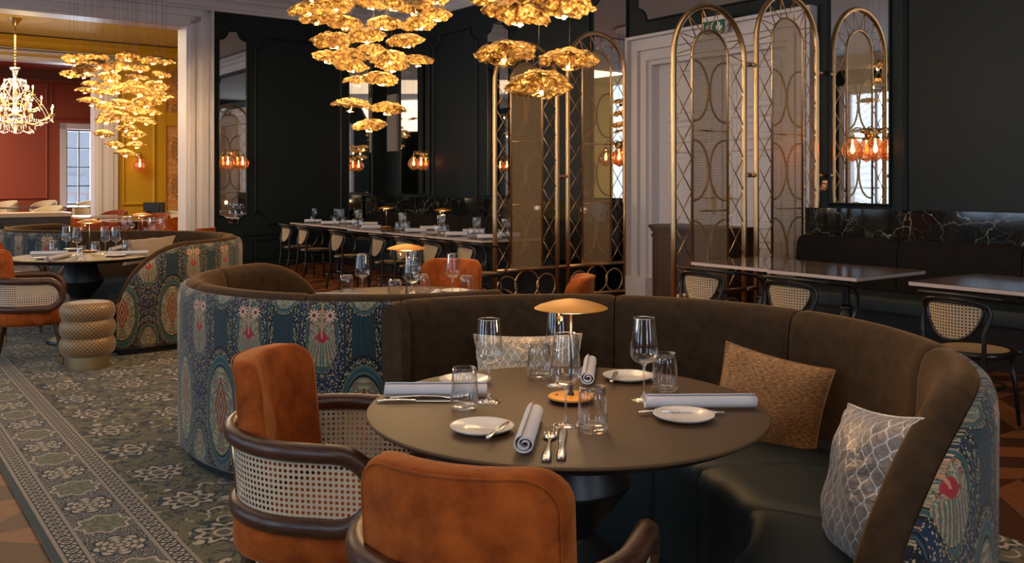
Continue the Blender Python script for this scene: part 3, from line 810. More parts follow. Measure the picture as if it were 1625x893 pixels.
# ================================================================== SERPENTINE BOOTHS
ZC = [(-60, .44), (-59, .50), (-57.5, .56), (-55, .645), (-52, .71), (-49, .765), (-45, .815), (-40, .855), (-35, .877), (-30, .885), (180, .885)]
RIN = [(-65, .77), (-49, .666), (-39, .61), (-27, .525), (-10, .43), (6, .40), (30, .40), (60, .45), (90, .47), (127, .47)]
SEAMS = [-60.5, -8.5, 34, 76.5, 127]
def booth(label, loc, rz):
    root = thing('curved_booth', label, 'sofa', loc, rz, None)
    def pol(r, th, z): return (r*math.cos(R(th)), r*math.sin(R(th)), z)
    # backrest panels
    for a, b in zip(SEAMS, SEAMS[1:]):
        n = max(8, int((b - a)/1.5)); rows = []
        a_ = a + .12; b_ = b - .12
        for i in range(n + 1):
            th = a_ + (b_ - a_)*i/n
            e = min((th - a_)/1.1, (b_ - th)/1.1, 1.0); sh = .007*(1 - math.sqrt(max(0, 1 - (1-max(e, 0))**2)))
            if th > 126.0 or th < -59.5: sh *= 3.5
            zc = lerp_tab(ZC, th) ; zb = min(.38, zc - .2)
            pr = [(1.03, zb), (1.035, (zb + zc)/2 - .12), (1.043, (zb + zc)/2), (1.052, zc - .10), (1.062, zc - .05), (1.08, zc - .018), (1.105, zc - .002), (1.13, zc), (1.155, zc - .008), (1.172, zc - .026), (1.178, zc - .045), (1.175, zc - .065)]
            rows.append([pol(r + (sh if k < 5 else 0), th, z - (sh if k >= 5 else 0)) for k, (r, z) in enumerate(pr)])
        m = MB(); m.grid(rows)
        if b == 127:        # rounded velvet end
            last = rows[-1]; m.poly([last[0]] + [p for p in last[1:]] + [pol(1.175, b_, .30), pol(1.03, b_, .30)])
            ex = [pol(1.03, 127, .05), pol(1.21, 127, .05), pol(1.21, 127, .83), pol(1.175, 127, .872), pol(1.13, 127, .884), pol(1.075, 127, .875), pol(1.03, 127, .80)]
            ex2 = [pol(r, 129.0, z) for r, z in ((1.045, .05), (1.195, .05), (1.195, .82), (1.165, .86), (1.13, .872), (1.085, .863), (1.045, .80))]
            m.poly(ex2[::-1]); m.grid([ex + [ex[0]], ex2 + [ex2[0]]])
        if a == SEAMS[0]:
            m.poly([p for p in rows[0]][::-1])
        m.build('backrest_panel', 'brown_velvet', root, True, 60)
    # end roll of the velvet, down to the seat at the open end
    m = MB(); rows = []
    for th in (-61.2, -60.0):
        rows.append([pol(r, th, z) for r, z in ((1.04, .36), (1.045, .41), (1.08, .435), (1.13, .44), (1.165, .425), (1.178, .38), (1.178, .08), (1.04, .08))])
    m.grid(rows); m.poly(rows[0]); m.build('end_roll', 'brown_velvet', root, True, 40)
    # tapestry shell
    m = MB(); rows = []; uvs = []; n = 150
    for i in range(n + 1):
        th = -61 + 188*i/n; zc = lerp_tab(ZC, th)
        pr = [(1.168, zc - .055), (1.178, zc - .028), (1.192, zc - .026), (1.207, zc - .040), (1.217, zc - .065), (1.222, zc - .11)]
        pr += [(1.222 - .004*k/8, zc - .11 - (zc - .19)*k/8) for k in range(1, 9)]
        pr += [(1.212, .06), (1.195, .045), (1.15, .045)]
        rows.append([pol(r, th, z) for r, z in pr]); uvs.append([((R(th)*1.22) + .06, z + (.02 if k < 3 else 0)) for k, (r, z) in enumerate(pr)])
    m.grid([r[::-1] for r in rows], uvs=[u[::-1] for u in uvs])
    th = -61; m.poly([p for p in rows[0]])
    m.build('tapestry_cover', 'tapestry', root, True, 50)
    # plinth
    m = MB(); r1 = [[pol(r, -60 + 187*i/60, z) for r, z in ((1.17, .0), (1.17, .05), (1.05, .05), (1.05, 0))] for i in range(61)]
    m.grid(r1, closed_u=True); m.build('plinth', 'plinth', root)
    # seat segments
    SE_ = [-63.5, -33, 5, 45, 86, 127]
    for a, b in zip(SE_, SE_[1:]):
        rows = []; n = 16
        for i in range(n + 1):
            th = a + .15 + (b - a - .3)*i/n
            e = min((th - a)/2.0, (b - th)/2.0, 1.0); sh = .014*(1 - math.sqrt(max(0, 1 - (1 - e)**2)))
            ri = lerp_tab(RIN, th) + .0
            ro = 1.045 if th > -60.5 else 1.215
            mid = (ri + ro)/2
            pr = [(ro, .36), (ro, .425), (ro - .02, .435), (mid, .462), (ri + .10, .460), (ri + .05, .455), (ri + .018, .442), (ri + .004, .418), (ri, .39), (ri, .2), (ri + .005, .055), (ri + .03, .045)]
            rows.append([pol(r + (sh if k > 5 else 0), th, z - (sh if 1 < k < 8 else 0)) for k, (r, z) in enumerate(pr)])
        m = MB(); m.grid(rows)
        for row, rev in ((rows[0], 1), (rows[-1], 0)):
            q = row + [(row[0][0], row[0][1], .045)]
            m.poly(q[::-1] if rev else q)
        m.build('seat_section', 'leather', root, True, 55)
    m = MB(); m.grid([[pol(r, -62 + 188*i/50, z) for r, z in ((lerp_tab(RIN, -62 + 188*i/50) + .05, 0), (lerp_tab(RIN, -62 + 188*i/50) + .05, .06), (1.0, .06), (1.0, 0))] for i in range(51)], closed_u=True)
    m.build('seat_plinth', 'plinth', root)
    return root
B1 = Vector((.20, 2.97)); OFF = Vector((-3.92, 5.33)); BM = Vector((-.67, 5.13)); FZ = .012
bo = booth('large foreground curved booth, brown velvet inside with tapestry back, around the nearest round table', (B1.x, B1.y, FZ), 0)
o = dup(bo, (BM.x, BM.y, FZ), PI, 'curved booth seen from its blue paisley tapestry back, behind the nearest orange armchair'); o.scale = (.93, .93, 1)
dup(bo, (B1.x + OFF.x, B1.y + OFF.y, FZ), 0, 'curved booth at the left with dark paisley end panel beside the gold pouf')
o = dup(bo, (BM.x + OFF.x, BM.y + OFF.y, FZ), PI, 'most distant curved booth at far left, in front of the dark counter'); o.scale = (.93, .93, 1)
# ================================================================== ROUND TABLES
def round_table(label, loc):
    root = thing('round_table', label, 'table', loc, 0)
    m = MB(); m.lathe([(.0, .738), (.56, .738), (.572, .736), (.575, .732), (.573, .728)], 96); m.build('tabletop', 'tabletop', root, True, 30)
    m = MB(); m.lathe([(.573, .728), (.568, .723), (.530, .704), (.50, .702), (0, .702)], 96); m.build('tabletop_edge', 'black_metal', root, True, 30)
    m = MB(); m.lathe([(0, .7025), (.118, .7025), (.122, .69), (.185, .535), (.187, .525), (.184, .515), (.085, .385), (.083, .375), (.088, .365), (.150, .300), (.165, .28), (.20, .20), (.205, .185), (.20, .17), (.13, .09), (.13, .06), (.27, .03), (.28, .012), (.28, .0), (0, 0)], 64)
    m.build('pedestal', 'black_metal', root, True, 20)
    return root
TB = Vector((.157, 2.654)); TM = Vector((-.61, 5.12)); TL = TB + OFF
rt = round_table('nearest round brown table on black pedestal, fully set', (TB.x, TB.y, 0.012))

dup(rt, (TM.x, TM.y, .012), 0, 'round table mostly hidden behind the booth backs in the middle')
dup(rt, (TL.x, TL.y, .012), 0, 'round brown table at left with visible faceted black pedestal')
TN = TM + OFF + Vector((.12, 0))
dup(rt, (TN.x, TN.y, .012), 0, 'round table deep inside the most distant booth, nearly hidden')
# ================================================================== ORANGE CANE ARMCHAIRS (local +x faces forward)
def armchair(label, loc, rz):
    root = thing('cane_armchair', label, 'chair', loc, rz, None)
    # frame loop, U plan
    def U(k, xo=0.0, ys=1.0):      # k in [-1, 1] around the back from the right front to the left front
        a = PI + k * PI/2
        return None
    def plan(q, rx, ry):           # q 0..1 from right front around the back to left front
        L1 = .105; La = PI*.30; tot = 2*L1 + La; d = q*tot
        if d < L1: return (L1 - d - .0, -ry)
        if d > L1 + La: return (d - L1 - La, ry)
        a = -PI/2 - (d - L1)/La*PI
        return (rx*math.cos(a), ry*math.sin(a))
    zt, zb = .640, .430; rf = (zt - zb)/2; N = 44
    top = []; bot = []
    for i in range(N + 1):
        x, y = plan(i/N, .30, .292); top.append(Vector((x, y, zt + .012 * (1 - min(1, abs(i/N - .5)*2.2)))))
    for i in range(N + 1):
        x, y = plan(i/N, .285, .275); bot.append(Vector((x, y, zb)))
    def front(sd):                 # half round joining top to bottom at the front of an arm
        out = []
        for i in range(1, 12):
            a = PI/2 - PI*i/12
            out.append(Vector((.105 + rf*1.05*math.cos(a), sd*(.2835 + .0085*math.sin(a)) - sd*.012*math.cos(a), (zt + zb)/2 + rf*math.sin(a))))
        return out
    loop = top + front(1) + bot[::-1] + front(-1)[::-1]
    m = MB(); m.tube(loop, .0275, 12, closed=True); m.build('arm_frame', 'walnut', root, True)
    # cane panels with rounded front
    for sd in (-1, 1):
        rows = []; uvs = []; nz_ = 10
        # columns from front to rear
        cols = []
        for i in range(9):           # rounded front region
            a = PI/2*(1 - i/8)
            cols.append((.105 + rf*math.sin(a), rf*math.cos(a), None))
        xs = []
        n2 = 16
        for i in range(len(cols)):
            x, h, _ = cols[i]; h = max(h, .004); col = []; uu = []
            for k in range(nz_ + 1):
                zz = (zt + zb)/2 - h + 2*h*k/nz_; col.append((x, sd*(.2835 + .0085*(zz - .535)/rf), zz)); uu.append((-x + .4, zz))
            rows.append(col); uvs.append(uu)
        L = .295
        last = (.105, 0)
        for i in range(1, n2 + 1):
            q = i/n2 * .40
            x1, y1 = plan(q, .30, .292); x0, y0 = plan(q, .285, .275)
            L += math.hypot(x1 - last[0], abs(y1) - (last[1] or abs(y1))); last = (x1, abs(y1))
            col = []; uu = []
            for k in range(nz_ + 1):
                f = k/nz_; zz = zb + (zt - zb)*f
                col.append((x0 + (x1 - x0)*f, sd*(abs(y0) + (abs(y1) - abs(y0))*f), zz)); uu.append((L, zz))
            rows.append(col); uvs.append(uu)
        m = MB(); m.grid(rows, uvs=uvs); m.build('cane_panel', 'cane', root, True)
        q = rows[-1]; m = MB(); m.tube([q[0], q[-1]], .006, 8); m.build('brass_rod', 'brass', root, True)
    # backrest cushion
    m = MB(); rows = []
    W = .212; nb = 26; z0, z1 = .44, .86; cr = .075; th = .078
    def outline():
        pts = []
        pts += [(-W, z0), (-W, (z0 + z1)/2)]
        for i in range(7): a = PI - PI/2*i/6; pts.append((-W + cr + cr*math.cos(a), z1 - cr + cr*math.sin(a)))
        for i in range(1, 6): pts.append((-W + cr + (2*W - 2*cr)*i/6, z1 + .0*i))
        for i in range(7): a = PI/2 - PI/2*i/6; pts.append((W - cr + cr*math.cos(a), z1 - cr + cr*math.sin(a)))
        pts += [(W, (z0 + z1)/2), (W, z0)]
        for i in range(1, 6): pts.append((W - 2*W*i/6, z0))
        return pts
    ol = outline(); cy, cz = 0, (z0 + z1)/2
    def bx(y, z): return -.262 + y*y*1.75 - (z - .5)*.10
    layers = [(0.0, .0), (.004, .35), (.012, .72), (.02, .93), (.035, 1.0), (.055, 1.0), (.068, .93), (.075, .72), (.078, .35), (.079, 0.0)]
    rows = []
    for d, k in [(-.006, .0), (-.004, .55), (0.0, .93), (.004, .985), (.012, 1.0), (.060, 1.0), (.070, .985), (.078, .93), (.086, .55), (.088, .0)]:
        rows.append([(bx(cy + (y - cy)*k, cz + (z - cz)*k) + d, cy + (y - cy)*k, cz + (z - cz)*k) for y, z in ol])
    m.grid(rows, closed_u=True); bc = m.build('backrest', 'orange', root, True)
    # piped seam round the back face
    m = MB(); m.tube([(bx(y*.965, cz + (z - cz)*.975) - .004, y*.965, cz + (z - cz)*.975) for y, z in ol], .0022, 5, closed=True); m.build('seam', 'orange', bc, True)
    # seat
    m = MB(); rows = []
    def so(k, e=.0):
        pts = []
        for i in range(40):
            a = 2*PI*i/40; c, s_ = math.cos(a), math.sin(a); ex = .72
            x = (.255 if c > 0 else .30)*math.copysign(abs(c)**ex, c); y = .272*math.copysign(abs(s_)**ex, s_)*(1 - .06*(c > 0)*c)
            pts.append((x*k + .02, y*k))
        return pts
    for z, k in ((.335, .0), (.335, .90), (.345, .96), (.365, .995), (.395, 1.0), (.425, .995), (.445, .96), (.455, .88), (.462, .6), (.465, .0)):
        rows.append([(x, y, z - .035) for x, y in so(k)])
    m.grid(rows, closed_u=True); m.build('seat', 'orange', root, True)
    for (x, y) in ((.17, .19), (.17, -.19), (-.19, .17), (-.19, -.17)):
        m = MB(); f = .62 if x > 0 else .9
        ox = x*.25; oy = y*.22
        m.tube([(x, y, .315), (x + ox*.5, y + oy*.5, .20), (x + ox, y + oy, .045)], [.024, .019, .013], 12); lg = m.build('leg', 'walnut', root, True, 50)
        m = MB(); m.tube([(x + ox*.98, y + oy*.98, .06), (x + ox*1.08, y + oy*1.08, 0)], [.0142, .0105], 12); m.build('brass_tip', 'brass', lg, True, 40)
    return root
C1 = armchair('orange velvet cane armchair left of the nearest table, seen from its side', (-.548, 2.81, .012), R(-9))
C2 = dup(C1, (-.028, 1.935, .012), R(70), 'orange velvet armchair nearest the camera, seen from behind')
dup(C1, (-.47, 6.03, .012), R(251), 'orange armchair facing us across the middle round table')
dup(C1, (.17, 5.17, .012), R(172), 'orange armchair whose back corner shows before the foot of the left bronze screen')
CL = dup(C1, (-3.72, 7.08, .012), R(25), 'orange cane armchair at left edge, beside the gold pouf')
dup(C1, (-4.56, 8.17, .012), R(-9), 'orange armchair cut off by left edge, behind the nearer cane armchair')
# ================================================================== POUF
pr = [(0, .495), (.10, .494), (.155, .486), (.178, .472), (.190, .45), (.194, .425), (.192, .40), (.182, .375), (.172, .362), (.182, .350), (.192, .33), (.196, .30), (.193, .27), (.183, .245), (.172, .232), (.183, .22), (.193, .20), (.197, .17), (.193, .14), (.184, .115), (.16, .095), (.13, .09)]
c = P(127, 590, 0); root = thing('pouf', 'gold brocade pouf of three stacked cushions beside left armchair', 'pouf', (c.x, c.y + .12, .012))
for a, b in ((0, 8), (8, 14), (14, 21)):
    m = MB(); m.lathe(pr[a:b + 1], 48, uv=True); m.build('cushion_ring', 'pouf', root, True)
m = MB(); m.lathe([(.13, .10), (.152, .10), (.152, .0), (0, .0)], 48); m.build('brass_base', simple('satin_brass', (.62, .50, .30), .3, 1.0), root, True, 40)
# ================================================================== PILLOWS
def pillow(label, c, w, h, th, rot, mat, name='pillow', pinch=.09, uvs=1.0, seed=1, sag=0.0, group=None):
    n = 22; rows = [[], []]; F, B_ = [], []; UF = []
    rnd = random.Random(seed); ph = [rnd.uniform(0, 6) for _ in range(6)]
    for i in range(n + 1):
        rf_, rb_, ru = [], [], []
        for j in range(n + 1):
            u = -1 + 2*i/n; v = -1 + 2*j/n
            ed = (1 - abs(u)**2.4)*(1 - abs(v)**2.4)
            pu = 1 - pinch*(1 - abs(v)**2); pv = 1 - pinch*(1 - abs(u)**2)
            x = u*w/2*pv if False else u*w/2*(1 - pinch*(1 - v*v)); y = v*h/2*(1 - pinch*(1 - u*u)) - sag*(1 - u*u)*max(0, v)
            t = th/2*max(ed, 0)**.55
            wr = .010*math.sin(5*u + ph[0] + 3*v)*math.sin(4*v + ph[1]) * ed**.5 + .006*math.sin(11*u*v + ph[2])*ed**.3
            rf_.append((x, y, t + wr)); rb_.append((x, y, -t + wr)); ru.append(((u + 1)*w/2*uvs, (v + 1)*h/2*uvs))
        F.append(rf_); B_.append(rb_); UF.append(ru)
    root = thing(name, label, 'cushion', c, 0, group); root.rotation_euler = rot
    m = MB(); m.grid(F, uvs=UF); m.grid([r[::-1] for r in B_], uvs=[r[::-1] for r in UF]); m.build('cover', mat, root, True)
    m = MB(); edge = [F[0][j] for j in range(n)] + [F[i][n] for i in range(n)] + [F[n][n - j] for j in range(n)] + [F[n - i][0] for i in range(n)]
    m.tube(edge, .0035, 5, closed=True); m.build('piping', mat, root, True)
    return root
def basis(xd, yd):      # euler from local x and y directions
    x = Vector(xd).normalized(); y = Vector(yd); y = (y - x*y.dot(x)).normalized(); z = x.cross(y)
    return Matrix((x, y, z)).transposed().to_euler()
# copper pillow leaning on the right of the back: px corners (1150,548) (1300,592) (1268,742) (1170,715)
pillow('copper brown chenille cushion leaning on booth back right of the nearest table', (.935, 3.33, .59), .40, .36, .15, basis((.86, -.50, -.17), (.10, .16, .92)), 'chenille', pinch=.07, seed=3)
pillow('silver grey silk cushion with ogee pattern at right end of foreground booth', (.915, 2.34, .615), .36, .40, .16, basis((.14, -.98, .14), (.26, .08, .95)), 'silk_grey', pinch=.06, seed=5)
pillow('beige ogee patterned cushion behind glasses at the nearest table', (.07, 3.83, .60), .46, .32, .12, basis((1, .06, 0), (0, .25, .95)), 'silk_beige', seed=8)
cL = B1 + OFF
pillow('sand coloured cushion on left booth behind rolled napkins', PD(237, 397, 8.85), .46, .30, .13, basis((1, .02, .10), (-.1, .5, .6)), 'chenille_pale', seed=9)
pillow('silver silk cushion on left booth seat below the table edge', (cL.x + .62, cL.y - .30, .60), .40, .38, .14, basis((.6, -.75, .1), (.4, .35, .85)), 'silk_grey', seed=10)
# ================================================================== BISTRO CHAIRS (local +x forward)
def bistro(label, loc, rz, group=None):
    root = thing('bistro_chair', label, 'chair', loc, rz, group); root.scale = (1, 1, .945)
    m = MB(); m.lathe([(0, .462), (.10, .460), (.19, .466)], 36, (0, 0, 0))
    for k in range(len(m.f)): pass
    mm = MB(); rows = []; uvs = []
    for r in (0, .07, .13, .195): rows.append([(r*math.cos(2*PI*k/36), r*math.sin(2*PI*k/36), .462 + (.004 if r > .19 else 0)) for k in range(37)]); uvs.append([(r*math.cos(2*PI*k/36) + 1, r*math.sin(2*PI*k/36) + 1) for k in range(37)])
    mm.grid(rows, uvs=uvs); mm.build('cane_seat', 'cane_seat', root, True)
    m = MB(); m.lathe([(.185, .468), (.20, .472), (.213, .466), (.216, .45), (.212, .432), (.20, .428), (.185, .432), (.185, .468)], 40); m.build('seat_ring', 'black_wood', root, True)
    # back: inverted U with splayed legs
    def bxx(y): return -.235 + y*y*1.6
    zt = .80; pts = []
    pts.append((-.25, -.185, 0)); pts.append((-.215, -.175, .22)); pts.append((-.195, -.172, .44)); pts.append((-.205, -.185, .60))
    for i in range(9):
        a = PI - PI*i/8; pts.append((bxx(.20*abs(math.cos(a))) - .0, .20*math.cos(a) if i in (0, 8) else .20*math.copysign(abs(math.cos(a))**.6, math.cos(a)), .71 + .075*math.sin(a)**.7 if 0 < i < 8 else .70))
    pts += [(-.205, .185, .60), (-.195, .172, .44), (-.215, .175, .22), (-.25, .185, 0)]
    m = MB(); m.tube(pts, .0135, 8); m.build('back_frame', 'black_wood', root, True)
    # cane shield and its ring
    ring = []
    for i in range(32):
        a = 2*PI*i/32; y = .172*math.cos(a); s_ = math.sin(a)
        z = .735 + .030*s_ if s_ > 0 else .735 + .195*s_*abs(s_)**.15
        y = .172*math.copysign(abs(math.cos(a))**.75, math.cos(a)) * (1 if s_ > 0 else (1 - .10*abs(s_)))
        ring.append((bxx(y) + .006, y, z))
    m = MB(); m.tube(ring, .010, 7, closed=True); m.build('back_ring', 'black_wood', root, True)
    m = MB(); ctr = (bxx(0) + .006, 0, .69); n = len(ring)
    rows = [[tuple(ctr[k] + (p[k] - ctr[k])*f for k in range(3)) for p in ring + [ring[0]]] for f in (0, .5, 1)]
    rows = [[(bxx(p[1]) + .006, p[1], p[2]) for p in r] for r in rows]
    m.grid(rows, uvs=[[(p[1] + 1, p[2]) for p in r] for r in rows]); m.build('cane_back', 'cane_bistro', root, True)
    # arm loop
    lp = []
    half = [(.10, .205, .455), (.17, .225, .50), (.205, .245, .60), (.18, .26, .70), (.10, .27, .755), (0, .272, .775), (-.10, .262, .79), (-.19, .215, .803), (-.245, .12, .812)]
    lp = half + [(-.262, 0, .815)] + [(x, -y, z) for x, y, z in half[::-1]]
    m = MB(); m.tube(smooth_path(lp, 3), .0125, 8); m.build('arm_loop', 'black_wood', root, True)
    for sd in (-1, 1):
        m = MB(); m.tube([(.155, sd*.125, .45), (.175, sd*.145, .24), (.19, sd*.16, 0)], [.0155, .014, .011], 8); m.build('leg', 'black_wood', root, True)
    m = MB(); m.tube([(.165*math.cos(2*PI*k/24) - .01, .165*math.sin(2*PI*k/24), .25) for k in range(24)], .009, 6, closed=True); m.build('stretcher_ring', 'black_wood', root, True)
    return root
def smooth_path(pts, k):
    out = []; P_ = [Vector(p) for p in pts]; n = len(P_)
    for i in range(n - 1):
        p0 = P_[max(i-1, 0)]; p1 = P_[i]; p2 = P_[i+1]; p3 = P_[min(i+2, n-1)]
        for j in range(k):
            t = j/k; out.append(.5*((2*p1) + (p2 - p0)*t + (2*p0 - 5*p1 + 4*p2 - p3)*t*t + (3*p1 - p0 - 3*p2 + p3)*t**3))
    out.append(P_[-1]); return out
FW = math.atan2(-EA[1], -EA[0])     # facing the long dark wall
def pin(s, t): v = RW(s, t, 0); return (v.x, v.y, 0)
bc = bistro('black bentwood bistro chair with cane back, leftmost of the three at right marble tables', pin(10.10, 2.70), FW)
dup(bc, pin(10.88, 2.72), FW, 'black bentwood bistro chair, middle of the three at right marble tables')
dup(bc, pin(11.98, 2.68), FW - R(4), 'black bentwood cane chair at rightmost marble table, cane seat visible')
chair_row = [(1.78, 2.42, 'first bistro chair at far left end of the long table row'), (2.44, 2.44, 'second bistro chair from far left end of the long table row'),
       (3.78, 2.56, 'third bistro chair from the left along the long table row'), (4.90, 2.56, 'bistro chair of the long row, directly behind gold lamp of the middle table'),
       (5.50, 2.56, 'bistro chair of the long row just behind orange armchair back, left one'), (6.10, 2.56, 'bistro chair of the long row just behind orange armchair back, right one'),
       (6.70, 2.50, 'bistro chair at near end of the long row, beside the left bronze screen post')]
for s, t, l in chair_row: dup(bc, pin(s, t), FW + R(random.uniform(-6, 4)), l)
# ================================================================== MARBLE BISTRO TABLES
def marble_table(label, s0, s1, t0, t1, ztop=.75):
    cx = (s0+s1)/2; cy = (t0+t1)/2; v = RW(cx, cy, 0)
    root = thing('marble_table', label, 'table', (v.x, v.y, 0), ROOMZ)
    a = (s1 - s0)/2; b = (t1 - t0)/2
    m = MB(); m.box(-a + .002, -b + .002, ztop - .004, a - .002, b - .002, ztop); m.build('tabletop', 'marble_top', root)
    m = MB(); m.box(-a, -b, ztop - .026, a, b, ztop - .003); m.build('tabletop_edge', 'marble_edge', root)
    m = MB(); m.lathe([(.09, ztop - .026), (.09, ztop - .04), (.032, ztop - .05), (.026, .60), (.028, .50), (.045, .485), (.048, .47), (.03, .46), (.045, .42), (.052, .36), (.045, .30), (.03, .25), (.026, .22), (.05, .20), (.05, .18), (.028, .16), (.028, .05), (.06, .04), (.21, .02), (.22, .0), (0, 0)], 24)
    m.build('pedestal', 'black_metal', root, True, 35)
    return root
marble_table('long marble table at the far left end of the row, set with tumblers', .80, 2.85, 1.45, 2.14)
marble_table('second marble table from left in the long row, set with tumblers and napkins', 3.12, 4.12, 1.4, 2.28)
marble_table('third marble table from left in the long row, behind gold table lamp', 4.18, 5.12, 1.4, 2.25)
marble_table('fourth marble table of the long row, reaching behind the left bronze screen', 5.18, 6.34, 1.35, 2.24)
marble_table('right marble table, farther of the two joined bare tables', 9.53, 10.315, 1.55, 2.37)
marble_table('right marble table, nearer of the two joined bare tables, glossy top', 10.325, 11.06, 1.55, 2.42)
marble_table('bare marble table at right edge of view with window reflection', 11.38, 12.9, 1.46, 2.33)
# ================================================================== BANQUETTES along the dark wall
def banquette(label, s0, s1, n):
    v = RW(s0, .42, 0); root = thing('banquette', label, 'sofa', (v.x, v.y, 0), ROOMZ)
    # local x = s, local y = -t
    L = s1 - s0
    for i in range(n):
        x0 = L*i/n + .004; x1 = L*(i+1)/n - .004
        m = MB(); pr = [(-.005, .40), (-.005, .86), (-.03, .89), (-.08, .895), (-.13, .88), (-.155, .84), (-.17, .70), (-.18, .45)]
        rows = []
        for x, k in ((x0, .96), (x0 + .02, .995), (x0 + .05, 1), (x1 - .05, 1), (x1 - .02, .995), (x1, .96)): rows.append([(x, y*k, .4 + (z - .4)*(k)) for y, z in pr])
        m.grid(rows); m.poly(rows[0]); m.poly(rows[-1][::-1]); m.build('backrest_panel', 'dark_velvet', root, True, 45)
    m = MB(); pr = [(-.15, .44), (-.3, .462), (-.60, .462), (-.66, .45), (-.68, .42), (-.68, .34)]
    m.grid([[(x, y, z) for y, z in pr] for x in (0, L)]); m.poly([(0, y, z) for y, z in pr] + [(0, -.15, .34)]); m.build('seat', 'leather', root, True, 40)
    m = MB(); m.box(0, -.64, .0, L, -.01, .36); m.build('base', 'plinth', root)
banquette('dark velvet banquette behind the long row of set tables', .5, 6.2, 8)
banquette('black velvet banquette behind the bare right marble tables', DS1 + .17, 17.5, 8)
# ================================================================== WOODEN STAND in front of the white door
c = RW(8.42, 1.05, 0); root = thing('wooden_stand', 'dark wood bow-fronted stand in front of the white double door', 'cabinet', (c.x, c.y, 0), ROOMZ)
def bow(w, d, z, k=14):
    return [(w, .22), (-w, .22)], None
def bowpts(w, d, back, z):
    pts = [(w, back, z), (-w + 0, back, z)]
    for i in range(15):
        a = PI + PI*i/14; pts.append((w*math.cos(a) , -d*.25 + (-d)*abs(math.sin(a))**.8*.75, z))
    return pts[::-1] if False else pts
m = MB(); m.prism(bowpts(.50, .30, .22, .02), bowpts(.50, .30, .22, .90)); m.build('body', 'dark_wood', root)
m = MB(); m.prism(bowpts(.54, .34, .24, .93), bowpts(.54, .34, .24, .96)); m.prism(bowpts(.52, .32, .23, .90), bowpts(.52, .32, .23, .93)); m.prism(bowpts(.515, .315, .225, .84), bowpts(.515, .315, .225, .86)); m.build('top', 'dark_wood', root)
m = MB(); m.prism(bowpts(.52, .32, .23, .0), bowpts(.52, .32, .23, .08)); m.build('base_moulding', 'dark_wood', root)
